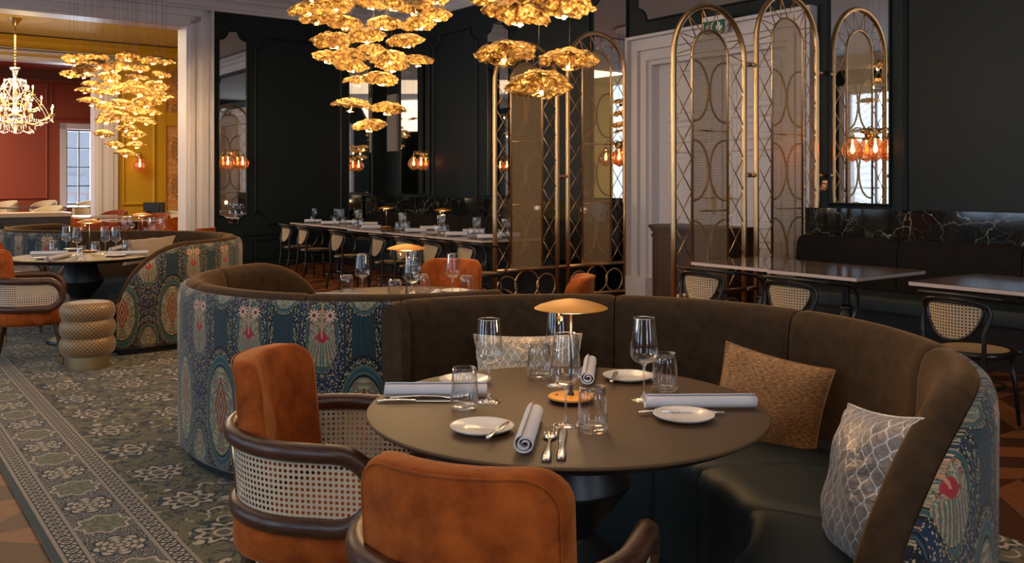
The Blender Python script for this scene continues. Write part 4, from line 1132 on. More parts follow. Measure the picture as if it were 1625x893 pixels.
# ================================================================== BRONZE ARCHED SCREENS
def screen(label, s, panels):
    # panels: list of (t0, t1, ztop); local +y = -t, origin at the wall foot
    v = RW(s, 0, 0); root = thing('arched_screen', label, 'room divider', (v.x, v.y, 0), ROOMZ)
    RT = .026
    def T(t, z, x=0.0): return (x, -t, z)
    for t0, t1, zt in panels:
        cx = (t0 + t1)/2; hw = (t1 - t0)/2 - RT; zs = zt - RT - hw*1.0
        n = 22
        pts = [T(cx - hw, 0), T(cx - hw, 1.0), T(cx - hw, zs)]
        pts += [T(cx - hw*math.cos(PI*i/n), zs + hw*1.0*math.sin(PI*i/n)) for i in range(1, n)]
        pts += [T(cx + hw, zs), T(cx + hw, 1.0), T(cx + hw, 0)]
        m = MB(); m.tube(pts, RT, 12); m.build('outer_arch', 'screen_metal', root, True)
        hi = hw*.50; zi = zt - .245 - hi; pi_ = [T(cx - hi, .41)] + [T(cx - hi, zi)] + [T(cx - hi*math.cos(PI*i/n), zi + hi*math.sin(PI*i/n)) for i in range(1, n)] + [T(cx + hi, zi), T(cx + hi, .41)]
        m = MB(); m.tube(pi_, .0125, 8); m.build('inner_arch', 'screen_metal', root, True)
        # woven mesh
        rows = []; uvs = []
        zl = [.42, 1.0, 1.6, zi] + [zi + hi*math.sin(PI/2*i/8) for i in range(1, 9)]
        for z in zl:
            h = hi if z <= zi else hi*math.sqrt(max(0, 1 - ((z - zi)/hi)**2)); h = max(h, .002)
            rows.append([T(cx - h, z), T(cx + h, z)]); uvs.append([(-h + 1, z), (h + 1, z)])
        m = MB(); m.grid(rows, uvs=uvs); m.build('mesh_infill', 'mesh', root)
        # arcs and bars on the mesh
        for zc in (.785, 1.50, 2.20):
            if zc + .27 > zi + hi: continue
            for sd in (-1, 1):
                rr = .27; q = []
                for i in range(15):
                    a = -PI/2 + PI*i/14
                    q.append(T(cx + sd*(hi - .012 - (hi - .02)*math.cos(a)**.9 if math.cos(a) > 0 else hi - .012), zc + rr*math.sin(a), -.012))
                m = MB(); m.tube(q, .0105, 7); m.build('mesh_arc', 'screen_dark', root, True)
        for zc in (1.14, 1.85):
            m = MB(); m.tube([T(cx - hi, zc, -.008), T(cx + hi, zc, -.008)], .010, 7); m.build('mesh_bar', 'screen_metal', root, True)
        # crossed lattice rods on both sides
        for sd in (-1, 1):
            m = MB(); a_, b_ = cx + sd*(hi + .008), cx + sd*(hw - .012); z = .43; st = .262; x_ = b_ - a_
            k = int((zs - .05 - .43)//st); st = (zs - .43)/max(k, 1)
            for i in range(k):
                for (ta, tb, xo) in ((a_, b_, -.004), (b_, a_, .004)):
                    m.tube([T(ta, z + i*st, xo), T(tb, z + (i+1)*st, xo)], .0052, 5)
            m.build('lattice', 'screen_metal', root, True)
        m = MB(); na = 7
        for i in range(na):
            a0 = PI*(i + .0)/na; a1 = PI*(i + .5)/na; a2 = PI*(i + 1.0)/na
            def O(a): return T(cx - (hw - .01)*math.cos(a), zs + (hw - .01)*math.sin(a))
            def I(a): return T(cx - hi*math.cos(a), zi + (hi + .005)*math.sin(a))
            m.tube([O(a0), I(a1)], .0052, 5); m.tube([I(a1), O(a2)], .0052, 5)
        m.build('arch_spokes', 'screen_metal', root, True)
        # lower circles
        for tc, rx, rz in ((cx, .168, .160), (cx - .28, .135, .135), (cx + .28, .135, .135)):
            zc = .235 if rx > .15 else .205
            m = MB(); m.tube([T(tc + rx*math.cos(2*PI*i/36), zc + rz*math.sin(2*PI*i/36)) for i in range(36)], .010, 7, closed=True); m.build('ring', 'screen_metal', root, True)
    for z in (.41, .06):
        for t0, t1, zt in panels:
            m = MB(); m.tube([T(t0 + .03, z), T(t1 - .03, z)], .024, 10); m.build('rail', 'screen_metal', root, True)
    gaps = [(0.0, panels[0][0] + .03)] + [(a[1] - .03, b[0] + .03) for a, b in zip(panels, panels[1:])]
    for g0, g1 in gaps:
        for z in (.06, .41, 1.46, 2.48):
            m = MB(); m.tube([T(g0, z), T(g1, z)], .022, 10); m.build('connector', 'screen_metal', root, True)
    return root
screen('pair of bronze arched lattice screens left of the white doorway', 6.40, [(.12, 1.08, 3.21), (1.19, 2.13, 2.985)])
screen('pair of bronze arched lattice screens in front of the white door, near the amber globes', 9.15, [(.12, 1.10, 3.21), (1.22, 2.20, 2.985)])
# ================================================================== CHANDELIERS of crumpled gold discs
disc_mesh = []
def make_disc(seed):
    rnd = random.Random(seed); m = MB(); nr, na = 9, 40
    ph = [rnd.uniform(0, 6.28) for _ in range(6)]
    def edge(a): return 1 + .05*math.sin(3*a + ph[0]) + .035*math.sin(7*a + ph[1]) + .03*math.sin(13*a + ph[2])
    top = []; bot = []
    for i in range(nr + 1):
        f = i/nr; rt = []; rb = []
        for k in range(na):
            a = 2*PI*k/na; r = .17*f*edge(a)
            cr = (rnd.uniform(-1, 1)*.0095)*(1 if i else 0)
            z = .060*(1 - f**2.2) + .008*math.sin(5*a + ph[3])*f + cr
            x = r*math.cos(a) + (rnd.uniform(-.004, .004) if i else 0); y = r*math.sin(a) + (rnd.uniform(-.004, .004) if i else 0)
            rt.append((x, y, z)); rb.append((x*.985, y*.985, z - .004))
        top.append(rt); bot.append(rb)
    m.grid(top, closed_u=True); m.grid([r[::-1] for r in bot], closed_u=True); m.grid([top[-1], bot[-1]], closed_u=True)
    return m
def copper_arm():
    m = MB(); pts = [(0, 0, .05), (0, 0, -.015), (.012, 0, -.035), (.03, .01, -.045)] + [(.03*math.cos(a) , .01 + .03*math.sin(a) , -.047) for a in [x*.35 for x in range(0, 17)]]
    m.tube(pts, .0042, 6, rz=.5); return m
proto = {}
def disc_set(root, discs, zc, wires=True, power=2.0):
    power *= 1.7
    for i, (x, y, z, k) in enumerate(discs):
        v = i % 5
        if v not in proto:
            d = make_disc(100 + v).build('disc', 'gold_leaf', None, False)
            a = copper_arm().build('bulb_arm', 'copper', d, True)
            b = MB(); b.lathe([(.0, -.010), (.007, -.008), (.010, 0), (.007, .008), (0, .010)], 10, (-.028, .012, -.047)); b.build('bulb', 'bulb', d, True)
            d.parent = root; proto[v] = d; o = d
        else:
            o = dup(proto[v], parent=root)
        o.location = (x, y, z); o.scale = (k, k, k)
        mz = Matrix.Rotation(random.uniform(-.26, .0), 4, 'X') @ Matrix.Rotation(random.uniform(-.14, .14), 4, 'Y') @ Matrix.Rotation(random.uniform(0, 6.28), 4, 'Z')
        o.rotation_euler = mz.to_euler()
        l = mz @ Vector((-.028*k, .012*k, -.052*k - .014))
        point_light('bulb_light', (x + l.x, y + l.y, z + l.z), power, (1.0, .64, .29), .012, root)
        if wires:
            w = MB(); w.tube([(x, y, z + .05*k), (x, y, zc)], .0013, 4, cap=False); w.build('cable', 'black_metal', root)
def disc_chandelier(label, cpx, cY, lst, scale=1.0, spread=.8, power=2.0):
    base = PD(cpx, 200, cY); root = thing('disc_chandelier', label, 'chandelier', (base.x, base.y, CEIL), 0)
    m = MB(); m.lathe([(0, -.001), (.62, -.001), (.62, -.03), (0, -.03)], 48); m.build('ceiling_plate', 'white_paint', root)
    out = []; rnd = random.Random(int(cpx))
    for px, py, w in lst:
        Y = cY + rnd.uniform(-spread, spread); k = w*Y/FPX/.34
        if k > 1.25: Y *= 1.25/k; k = 1.25
        if k < .75: k = .75
        p = PD(px, py, Y); out.append((p.x - base.x, p.y - base.y, p.z - CEIL, k))
    disc_set(root, out, -.03, True, power)
    return root
main = [(488,16,62),(530,10,64),(505,30,60),(588,6,54),(626,8,56),(659,14,64),(692,24,48),(546,37,57),(611,38,57),(664,38,55),(528,66,71),(580,57,65),(643,66,62),(593,80,52),(523,92,56),(556,88,56),(614,92,60),(663,97,52),(556,105,57),(622,105,55),(566,129,46),(604,126,58),(558,168,65),(616,173,58),(587,200,57),(500,-6,58),(552,-10,60),(690,-2,50),(640,-14,56),(600,-16,58),(470,-14,52)]
disc_chandelier('large cascade of glowing gold discs hanging at centre left of view', 590, 7.7, main, 1, .75, 2.3)
sec = [(802,86,98),(904,96,97),(855,136,108),(820,22,112),(888,10,115),(790,-8,110),(850,-30,105),(930,-40,100)]
disc_chandelier('smaller right cluster of glowing gold discs in front of the left screen', 852, 5.0, sec, 1, .45, 2.6)
lc = [(350,274,105),(460,272,110),(605,268,115),(720,285,110),(785,292,60),(365,294,110),(470,304,120),(545,318,140),(660,322,100),(590,308,60),(400,330,120),(330,352,90),(400,357,90),(515,364,110),(650,362,110),(765,352,90),(440,402,110),(530,397,90),(625,397,90),(735,407,120),(400,427,80),(480,442,110),(560,427,100),(660,432,130),(740,442,100),(770,460,50),(430,482,120),(500,502,110),(580,492,120),(690,484,140),(530,517,90),(640,522,100),(720,528,60),(545,552,150),(500,567,100),(620,567,90),(690,572,100),(600,608,100),(490,634,100),(635,638,110),(540,684,90),(645,684,90),(590,724,100)]
disc_chandelier('far left cascade of many small glowing gold discs before the wide opening', 187, 12.2, [(x/2.9775, y/2.9775, w/2.9775) for x, y, w in lc], 1, .55, 2.6)
# ================================================================== CRYSTAL CHANDELIER
v = RW(-4.3, t_at(24, -4.3), 0); cY = v.y
root = thing('crystal_chandelier', 'crystal chandelier with candle bulbs hanging in the yellow room', 'chandelier', (v.x, v.y, 2.3), 0)
ztop = 4.45 - 2.3
m = MB(); m.lathe([(0, ztop), (.13, ztop), (.12, ztop - .05), (.05, ztop - .16), (.02, ztop - .2), (0, ztop - .2)], 20); m.build('canopy', 'brass', root, True)
m = MB(); m.tube([(0, 0, ztop - .18), (0, 0, 1.15)], .012, 6)
for k in range(14): m.lathe([(.0, -.02), (.028, 0), (0, .02)], 8, (0, 0, 1.2 + k*.055))
m.build('chain', 'brass', root, True)
m = MB(); m.lathe([(0, 1.2), (.10, 1.19), (.05, 1.12), (.03, 1.02), (.06, .98), (.03, .92), (.045, .7), (.03, .5), (.07, .4), (.04, .3), (.09, .16), (.05, .08), (.02, .0), (0, -.02)], 16); m.build('stem', 'crystal', root, True)
drops = []
def swing(r0, z0, r1, z1, up, n, rad, name='arm'):
    for i in range(n):
        a = 2*PI*i/n + up; q = []
        for j in range(13):
            f = j/12; r = r0 + (r1 - r0)*f + .05*math.sin(PI*f*2); z = z0 + (z1 - z0)*f - .13*math.sin(PI*f)
            q.append((r*math.cos(a), r*math.sin(a), z))
        m = MB(); m.tube(q, rad, 6)
        m.lathe([(.02, -.03), (.045, -.015), (.05, 0), (.0, 0)], 10, (r1*math.cos(a), r1*math.sin(a), z1 + .01)); m.lathe([(.013, 0), (.013, .10), (0, .10)], 8, (r1*math.cos(a), r1*math.sin(a), z1 + .01))
        ar = m.build(name, 'brass', root, True)
        b = MB(); b.lathe([(0, 0), (.014, .012), (.012, .035), (0, .062)], 8, (r1*math.cos(a), r1*math.sin(a), z1 + .115)); b.build('candle_bulb', 'bulb', ar, True)
        for j in (3, 6, 9, 12): drops.append((q[j][0], q[j][1], q[j][2] - .06, .028))
swing(.05, .22, .66, .34, .1, 8, .010); swing(.05, .34, .43, .52, .5, 6, .009); swing(.03, .55, .30, .70, .2, 5, .008)
for n, r, z in ((6, .17, 1.0), (6, .24, .88), (5, .2, .72), (8, .3, .15), (8, .42, .2), (4, .08, .0)):
    for i in range(n): a = 2*PI*i/n + r*9; drops.append((r*math.cos(a), r*math.sin(a), z - .05, .036))
m = MB()
for i in range(6):
    a = 2*PI*i/6; m.tube([((.03 + .18*math.sin(PI*f))*math.cos(a), (.03 + .18*math.sin(PI*f))*math.sin(a), .98 - .4*f + .12*math.sin(PI*f)) for f in [j/10 for j in range(11)]], .008, 5)
m.build('crown', 'crystal', root, True)
m = MB()
for ring_r, ring_z, n in ((.62, .26, 90), (.45, .20, 70), (.40, .46, 60), (.28, .64, 50), (.20, .9, 36), (.30, .05, 50)):
    for i in range(n):
        a = 2*PI*i/n; zz = ring_z - .05*abs(math.sin(a*4)); x, y = ring_r*math.cos(a), ring_r*math.sin(a); r = .014
        m.add([(x, y, zz - r), (x + r, y, zz), (x, y + r, zz), (x - r, y, zz), (x, y - r, zz), (x, y, zz + r)], [(0,2,1),(0,3,2),(0,4,3),(0,1,4),(5,1,2),(5,2,3),(5,3,4),(5,4,1)])
m.build('bead_garland', 'crystal', root)
m = MB()
for i in range(8):
    a = 2*PI*i/8 + .2
    for j in range(26):
        f = j/25; rr = .10 + .5*math.sin(f*1.45)**1.3; zz = .98 - .75*f + .0; x, y = rr*math.cos(a), rr*math.sin(a); r = .012
        m.add([(x, y, zz - r), (x + r, y, zz), (x, y + r, zz), (x - r, y, zz), (x, y - r, zz), (x, y, zz + r)], [(0,2,1),(0,3,2),(0,4,3),(0,1,4),(5,1,2),(5,2,3),(5,3,4),(5,4,1)])
m.build('bead_garland', 'crystal', root)
for i, (x, y, z, r) in enumerate(drops[:98]):
    m = MB(); m.lathe([(0, -r*1.6), (r*.62, -r*.4), (r*.5, r*.3), (0, r*1.1)], 6, (x, y, z)); m.build('crystal_drop', 'crystal', root)
point_light('candle_light', (0, 0, .45), 28, (1, .72, .42), .35, root); point_light('candle_light', (.5, -.5, .55), 20, (1, .72, .42), .05, root)
# ================================================================== SCONCES with twin amber globes
def globe_mesh(c, r=.092, seg=48):
    m = MB(); rows = []
    prof_ = [(.02, .112), (.035, .100), (.072, .068), (.092, .025), (.098, -.01), (.088, -.048), (.06, -.08), (.025, -.10), (.004, -.112)]
    for rr, z in prof_:
        rows.append([(c[0] + rr*(1 + (.045 if k % 4 in (0, 1) else -.045))*math.cos(2*PI*k/seg), c[1] + rr*(1 + (.045 if k % 4 in (0, 1) else -.045))*math.sin(2*PI*k/seg), c[2] + z) for k in range(seg)])
    m.grid(rows, closed_u=True); return m
def sconce(label, loc, rz, sep=.12, off=.115, n=2, power=4.5):
    # local x along the wall, local -y into the room
    root = thing('wall_sconce', label, 'lamp', loc, rz)
    m = MB(); m.tube([(0, -.005, .16), (0, -.03, .16)], .05, 20); m.tube([(0, -.03, .16), (0, -off, .18)], .012, 8)
    m.lathe([(0, -.03), (.03, -.02), (.036, 0), (.03, .02), (0, .03)], 12, (0, -off, .18)); m.build('backplate', 'brass', root, True)
    for sd in ((-1, 1) if n == 2 else (0,)):
        x = sd*sep
        m = MB()
        if sd: m.tube(smooth_path([(0, -off, .18), (x*.5, -off, .215), (x*.9, -off, .20), (x, -off, .165), (x, -off, .12)], 4), .007, 8)
        else: m.tube([(0, -off, .18), (0, -off, .12)], .008, 8)
        m.lathe([(.012, .15), (.022, .14), (.016, .13), (.04, .118), (.045, .105), (.02, .10)], 14, (x, -off, 0)); a = m.build('arm', 'brass', root, True)
        globe_mesh((x, -off, 0)).build('amber_globe', 'amber', root, True)
        m = MB(); m.lathe([(.008, .10), (.010, .05), (.016, .03), (.020, .0), (.014, -.025), (0, -.035)], 12, (x, -off, 0)); m.build('bulb', 'bulb_soft', a, True)
        point_light('bulb_light', (x, -off, 0), power, (1.0, .55, .22), .02, root)
    return root
def wB(px, z, t=.015): v = RW(s_at(px, .17), t, z); return (v.x, v.y, v.z)
sconce('twin amber globe sconce on mirror above right marble ledge', wB(1367, 1.70), ROOMZ)
sconce('twin amber globe sconce on mirror seen through the left bronze screen', wB(968, 1.70), ROOMZ)
sconce('twin amber globe sconce on slim mirror in the far dark corner', wB(659, 1.70), ROOMZ)
v = RW(.015, t_at(369, 0), 1.70); sconce('twin amber globe sconce on scalloped mirror beside the white opening', (v.x, v.y, v.z), ROOMZ + PI/2)
v = RW(SD + .06, t_at(219, SD + .06), zat(262, 20.5)); sconce('single glowing amber globe sconce on the mustard wall', (v.x, v.y, v.z), ROOMZ + PI/2, n=1, power=14).scale = (1.35, 1.35, 1.35)
v = RW(s_at(1307, .03), .0, 1.36)
root = thing('wall_hook', 'small copper wall fitting between bronze screen and right mirror', 'hook', (v.x, v.y, v.z), ROOMZ)
m = MB(); m.box(-.03, -.008, -.05, .03, 0, .05); m.build('backplate', 'copper', root)
m = MB(); m.tube([(0, -.008, .02), (0, -.05, .02), (0, -.06, -.02)], .008, 8); m.lathe([(.0, -.05), (.022, -.045), (.026, -.02), (.02, 0), (0, 0)], 14, (0, -.06, -.01)); m.build('cup', 'copper', root, True)
# ================================================================== TABLE LAMPS
def table_lamp(label, loc, h=.285, power=.9):
    root = thing('table_lamp', label, 'lamp', loc, 0)
    m = MB(); m.lathe([(0, .020), (.060, .020), (.0665, .018), (.068, .014), (.066, .012)], 40); m.build('base_top', 'lamp_gold', root, True, 40)
    m = MB(); m.lathe([(.066, .012), (.062, .002), (.058, 0), (0, 0)], 40); m.build('base', 'black_metal', root, True, 40)
    m = MB(); m.lathe([(.012, .018), (.0065, .030), (.0045, .05), (.0045, h - .012), (.0, h - .012)], 12); m.build('stem', 'black_metal', root, True)
    m = MB(); m.lathe([(0, h + .018), (.02, h + .0175), (.06, h + .010), (.095, h - .001), (.1085, h - .008), (.1085, h - .0095), (.09, h - .013), (.05, h - .018), (.0, h - .020)], 56); m.build('shade', 'lamp_gold', root, True, 60)
    m = MB(); m.lathe([(0, h - .028), (.007, h - .03), (.009, h - .036), (.007, h - .043), (0, h - .046)], 12, (-.035, -.02, 0)); m.build('bulb', 'brass', root, True)
    m = MB(); m.lathe([(0, .0205), (.005, .0205), (.005, .0215), (0, .0215)], 10, (-.042, .0, 0)); m.build('switch', 'black_metal', root)
    if power: point_light('lamp_light', (.0, -.02, h - .05), power, (1.0, .70, .38), .03, root)
    return root
Lp = P(906, 637, .75); lamp = table_lamp('gold disc table lamp in the middle of nearest round table', (Lp.x, Lp.y, .75))
def lampat(px, py, label, power=.5, z=.75):
    p = P(px, py, z); l = dup(lamp, (p.x, p.y, z), None, label)
    return l
def lamp_shade_at(px, py, label, h=.285, z=.75):
    Y = (EYE - z - h) * FPX/(py - HY); p = Vector(((px - CX)/FPX*Y, Y, z)); return dup(lamp, p, None, label)
lamp_shade_at(645, 392, 'gold disc table lamp rising behind the booth back, middle table')
lamp_shade_at(384 *0 + 142, 351, 'gold disc table lamp on left round table')
def lampS(s, t, label): v = RW(s, t, .75); return dup(lamp, v, None, label)
lampS(3.02 + .25, t_at(590, 0)*0 + 1.75, 'gold disc lamp at left on the long table row')
lampS(4.55, 1.62, 'gold disc lamp second on the long table row')
# ================================================================== TABLEWARE
def wine_glass(label, loc, group=None, sc=1.0):
    root = thing('wine_glass', label, 'glass', loc, 0, group); root.scale = (sc, sc, sc)
    m = MB(); m.lathe([(0, .108), (.012, .109), (.026, .114), (.036, .123), (.0405, .135), (.0395, .165), (.036, .20), (.0315, .243)], 40); m.build('bowl', 'glass', root, True)
    m = MB(); m.lathe([(.0305, .2435), (.0318, .2445), (.0322, .2435), (.0315, .2425), (.0305, .2435)], 40); m.build('rim', 'glass_stem', root, True)
    m = MB(); m.lathe([(.038, 0), (.038, .0015), (.03, .003), (.012, .006), (.005, .014), (.0036, .03), (.0034, .08), (.005, .10), (.012, .109)], 32); m.build('stem', 'glass_stem', root, True)
    return root
def tumbler(label, loc, group=None, upside=False):
    root = thing('tumbler', label, 'glass', loc, 0, group)
    m = MB(); m.lathe([(0, 0), (.033, .001), (.0385, .005), (.0405, .014), (.0395, .05), (.036, .09), (.0335, .118), (.032, .1185), (.0345, .09), (.038, .05), (.0385, .02), (.033, .013), (0, .012)], 40); m.build('body', 'glass', root, True)
    if upside: root.rotation_euler = (PI, 0, 0)
    return root
def plate(label, loc, r=.084):
    o = MB().lathe([(0, .006), (r*.55, .006), (r*.62, .009), (r*.95, .0155), (r, .017), (r, .0155), (r*.9, .009), (r*.60, .001), (0, .0)], 48).build('side_plate', 'porcelain', None, True)
    o.location = loc; tag(o, label, 'plate'); return o
def napkin(label, a, b, r=.022, lab2=None):
    a = Vector(a); b = Vector(b); d = b - a; L = d.length; n = 40; rows = []
    m = MB()
    for k in range(14):
        x = L*k/13; row = []
        jr = 1 + .015*math.sin(k*1.3)
        for i in range(n + 1):
            f = i/n; ang = f*4.2*PI; rr = r*(.30 + .70*f)*jr*.96
            row.append((x + .002*math.sin(ang), rr*math.cos(ang + .6)*1.08, r*.93 + rr*math.sin(ang + .6)*.93))
        rows.append(row)
    m.grid(rows)
    o = m.build('rolled_napkin', 'linen', None, True); md = o.modifiers.new('thickness', 'SOLIDIFY'); md.thickness = .0025
    o.location = a; o.rotation_euler = (0, 0, math.atan2(d.y, d.x)); tag(o, label, 'napkin'); return o
def ribbon(pts, z=.0, th=.002):      # flat outline along x, list of (x, halfwidth, lift)
    m = MB(); top = []; bot = []
    rows = [[(x, -w, zz + th*.3), (x, -w*.5, zz + th), (x, w*.5, zz + th), (x, w, zz + th*.3), (x, w*.5, zz - th*.2), (x, -w*.5, zz - th*.2)] for x, w, zz in pts]
    m.grid(rows, closed_u=True); m.poly(rows[0]); m.poly(rows[-1][::-1]); return m
def knife(label, loc, rz, sc=1.0, tilt=0):
    root = thing('knife', label, 'cutlery', loc, rz); root.scale = (sc, sc, sc)
    ribbon([(-.10, .003, .002), (-.098, .008, .003), (-.085, .0095, .004), (-.06, .008, .005), (-.03, .0065, .005), (-.012, .0055, .004), (-.006, .0075, .004), (0, .005, .004)], th=.004).build('handle', 'steel', root, True)
    ribbon([(0, .005, .003), (.01, .007, .003), (.05, .0095, .003), (.085, .0095, .003), (.105, .006, .003), (.112, .001, .003)], th=.0014).build('blade', 'steel', root, True)
    return root
def fork(label, loc, rz, sc=1.0):
    root = thing('fork', label, 'cutlery', loc, rz); root.scale = (sc, sc, sc)
    ribbon([(-.10, .003, .002), (-.098, .0085, .003), (-.085, .010, .004), (-.06, .008, .005), (-.02, .0045, .006), (.02, .0038, .004), (.035, .0055, .003), (.045, .0125, .002), (.058, .0135, .003)], th=.003).build('handle', 'steel', root, True)
    m = MB()
    for y in (-.0112, -.0037, .0037, .0112): m.tube([(.056, y, .0045), (.075, y*.98, .005), (.100, y*.9, .010)], [.0022, .002, .0011], 6)
    m.build('tines', 'steel', root, True)
    return root
TZ = .75
def T3(px, py, z=TZ): p = P(px, py, z); return (p.x, p.y, p.z)
wg = wine_glass('tall wine glass at left of nearest table, before the rolled white napkin', T3(776, 637))
dup(wg, T3(898, 675), None, 'tall wine glass nearest the camera, in front of gold lamp')
dup(wg, T3(1022, 634), None, 'tall wine glass at right of nearest table, behind horizontal napkin')
dup(wg, T3(885, 611), None, 'wine glass directly behind the gold table lamp on nearest table')
tu = tumbler('tumbler at left of nearest table, standing before the left plate', T3(737, 648))
dup(tu, T3(940, 685), None, 'tumbler nearest the camera, right of fork and knife')
dup(tu, T3(856, 600), None, 'tumbler behind left of the gold lamp, before beige cushion')
dup(tu, T3(1055, 620), None, 'tumbler at right of nearest table, behind the horizontal napkin')
plate('white side plate nearest the camera with butter knife, left of upright napkin', T3(765, 684))
plate('white side plate behind left tumbler and rolled napkin', T3(738, 608))
plate('white side plate at back of nearest table, beside the gold lamp', T3(997, 602))
plate('white side plate in front of the right horizontal napkin', T3(1085, 665))
napkin('rolled white napkin lying across at left of nearest table', T3(610, 629), T3(772, 628), .0235)
napkin('rolled white napkin pointing at the camera beside fork and knife', T3(832, 722), T3(850, 665), .0265)
napkin('short rolled napkin pointing away behind the gold lamp', T3(933, 612), T3(938, 581), .0245)
napkin('rolled white napkin lying across at right of nearest table', T3(1024, 649), T3(1199, 648), .0235)
knife('silver knife on the left, lying beside the horizontal napkin', T3(660, 638), 0.0, 1.15)
fork('silver fork on the left, lying by knife and tumbler', T3(682, 632), 0.06, 1.2)
fork('silver fork pointing away, right of the upright rolled napkin', T3(871, 708), PI/2 - .09, 1.3)
knife('silver knife pointing away, beside the nearest fork', T3(892, 706), PI/2 - .07, 1.3)
knife('butter knife resting on the nearest white plate', T3(790, 684, TZ + .016), R(72), .8)
knife('butter knife resting on the far plate by gold lamp', T3(974, 599, TZ + .016), R(78), .8)
knife('long silver knife lying by right plate and napkin', T3(1078, 656, TZ + .004), 0.02, 1.15)
fork('silver fork lying beside the right plate, along the napkin', T3(1092, 654, TZ), PI, .8)
# ---- middle table
z = TZ
def TMp(dx, dy, z=TZ): return (TM.x + dx, TM.y + dy, z)
def pt(px, Y, z=TZ): return ((px - CX)/FPX*Y, Y, z)
dup(wg, pt(575, 5.15), None, 'wine glass standing apart at left on the middle round table')
dup(wg, pt(653, 4.88), None, 'wine glass on middle table, front left one by gold lamp')
dup(wg, pt(657, 5.35), None, 'wine glass on middle table, directly behind its front neighbour by the lamp')
dup(wg, pt(718, 5.15), None, 'wine glass on middle table in front of orange chair back')
dup(tu, pt(550, 5.2), None, 'tumbler at left on the middle round table')
dup(tu, pt(740, 5.18), None, 'tumbler at right on middle table before the orange chair')
dup(tu, pt(627, 4.95), None, 'tumbler left of the lamp on the middle table')
dup(tu, pt(670, 5.25), None, 'tumbler right of the wine glasses at middle table lamp')
napkin('small rolled napkin on the middle table in front of the orange chair', pt(683, 5.0), pt(694, 5.2), .0265)
napkin('rolled napkin at left on the middle table, barely above booth back', pt(500, 5.0), pt(578, 4.98), .0235)
plate('white plate on middle table beneath the right wine glass', pt(722, 5.35)); plate('white plate on middle table beside small rolled napkin', pt(704, 5.0))
knife('butter knife by the small rolled napkin on the middle table', pt(704, 5.0, TZ + .017), R(60), .62)
# ---- left table
def LT(px, py): return T3(px, py)
dup(wg, LT(105, 402), None, 'wine glass on left table, farthest left of four')
dup(wg, LT(122, 405), None, 'wine glass on left table, second from left')
dup(wg, LT(167, 403), None, 'wine glass on left table, third from left, right of lamp')
dup(wg, LT(184, 403), None, 'wine glass on left table, rightmost of four')
dup(tu, LT(84, 402), None, 'tumbler on left table, partly behind rolled napkin')
dup(tu, LT(129, 413), None, 'tumbler at front of left table, left of lamp stem')
dup(tu, LT(151, 404), None, 'tumbler on left table just right of lamp')
dup(tu, LT(201, 401), None, 'tumbler on left table, rightmost, by cushion')
napkin('rolled napkin at far left of left round table', LT(48, 406), LT(108, 405), .0235)
napkin('rolled napkin at front of left table, angled towards the plate', LT(75, 415), LT(110, 407), .0235)
napkin('rolled napkin at right of left table', LT(169, 406), LT(235, 404), .0235)
napkin('rolled napkin pointing away behind tumbler on left table', LT(176, 400), LT(197, 394), .0235)
plate('white plate at front left of left table', LT(72, 411)); plate('white plate at front right of left table', LT(184, 407))
plate('white plate at back left of left table', LT(116, 397))
knife('silver knife on left table in front of left napkin', LT(60, 409), .0); fork('silver fork on left table beside angled napkin', LT(98, 414), .5)
# ---- long row: stacked tumblers, napkins
zt = .75
def stack(s, t, n, where, top=2):
    pos = []
    if n == 2: pos = [(0, -.055, 0), (0, .055, 0)]
    elif n == 1: pos = [(0, 0, 0)]
    else: pos = [(-.045, -.05, 0), (.05, -.05, 0), (0, .06, 0)]
    i = 0
    for ds, dt, dz in pos:
        v = RW(s + ds, t + dt, zt); i += 1
        dup(tu, v, None, 'long row, %s: tumbler at the bottom of its stack' % where, where)
    for k in range(top if n > 1 else 1):
        v = RW(s + (-.02 + .05*k), t + (-.035 + .06*k), zt + .1195 + .119); o = dup(tu, v, None, 'long row, %s: upturned tumbler on top of its stack' % where, where + ' top')
        o.rotation_euler = (PI, 0, 0)
stack(1.25, 1.95, 1, 'far left tumbler pair'); stack(1.62, 1.75, 1, 'second tumbler pair from left')
stack(2.12, 1.90, 2, 'third tumbler stack from left')
stack(2.60, 1.85, 2, 'fourth tumbler stack from left')
stack(3.98, 1.90, 3, 'second marble table'); stack(4.98, 1.92, 3, 'third marble table')
stack(5.85, 1.98, 3, 'fourth marble table'); stack(6.25, 1.85, 2, 'behind left bronze screen')
def nap(s, t, L, label): a = RW(s, t, zt); b = RW(s + L*.55, t - L*.83, zt); napkin(label, a, b, .031)
napl = [(1.05, 2.0, 'on the far left table end'), (1.85, 2.08, 'on the first long table, nearer the chairs'), (1.75, 1.72, 'on first long table, nearer the banquette'), (2.45, 1.75, 'at right end of first long table'),
        (3.35, 2.18, 'at left on the second marble table'), (4.02, 1.65, 'on the second marble table right of the tumblers'), (4.45, 2.12, 'on third marble table left of the tumblers'), (5.02, 1.62, 'on third marble table right of tumblers'),
        (5.40, 2.12, 'on fourth marble table left of the tumblers'), (5.95, 1.75, 'on fourth marble table right of tumblers'), (6.08, 2.12, 'on fourth marble table seen by the screen post')]
for s_, t_, w_ in napl: nap(s_, t_, .27, 'rolled pinkish white napkin ' + w_)
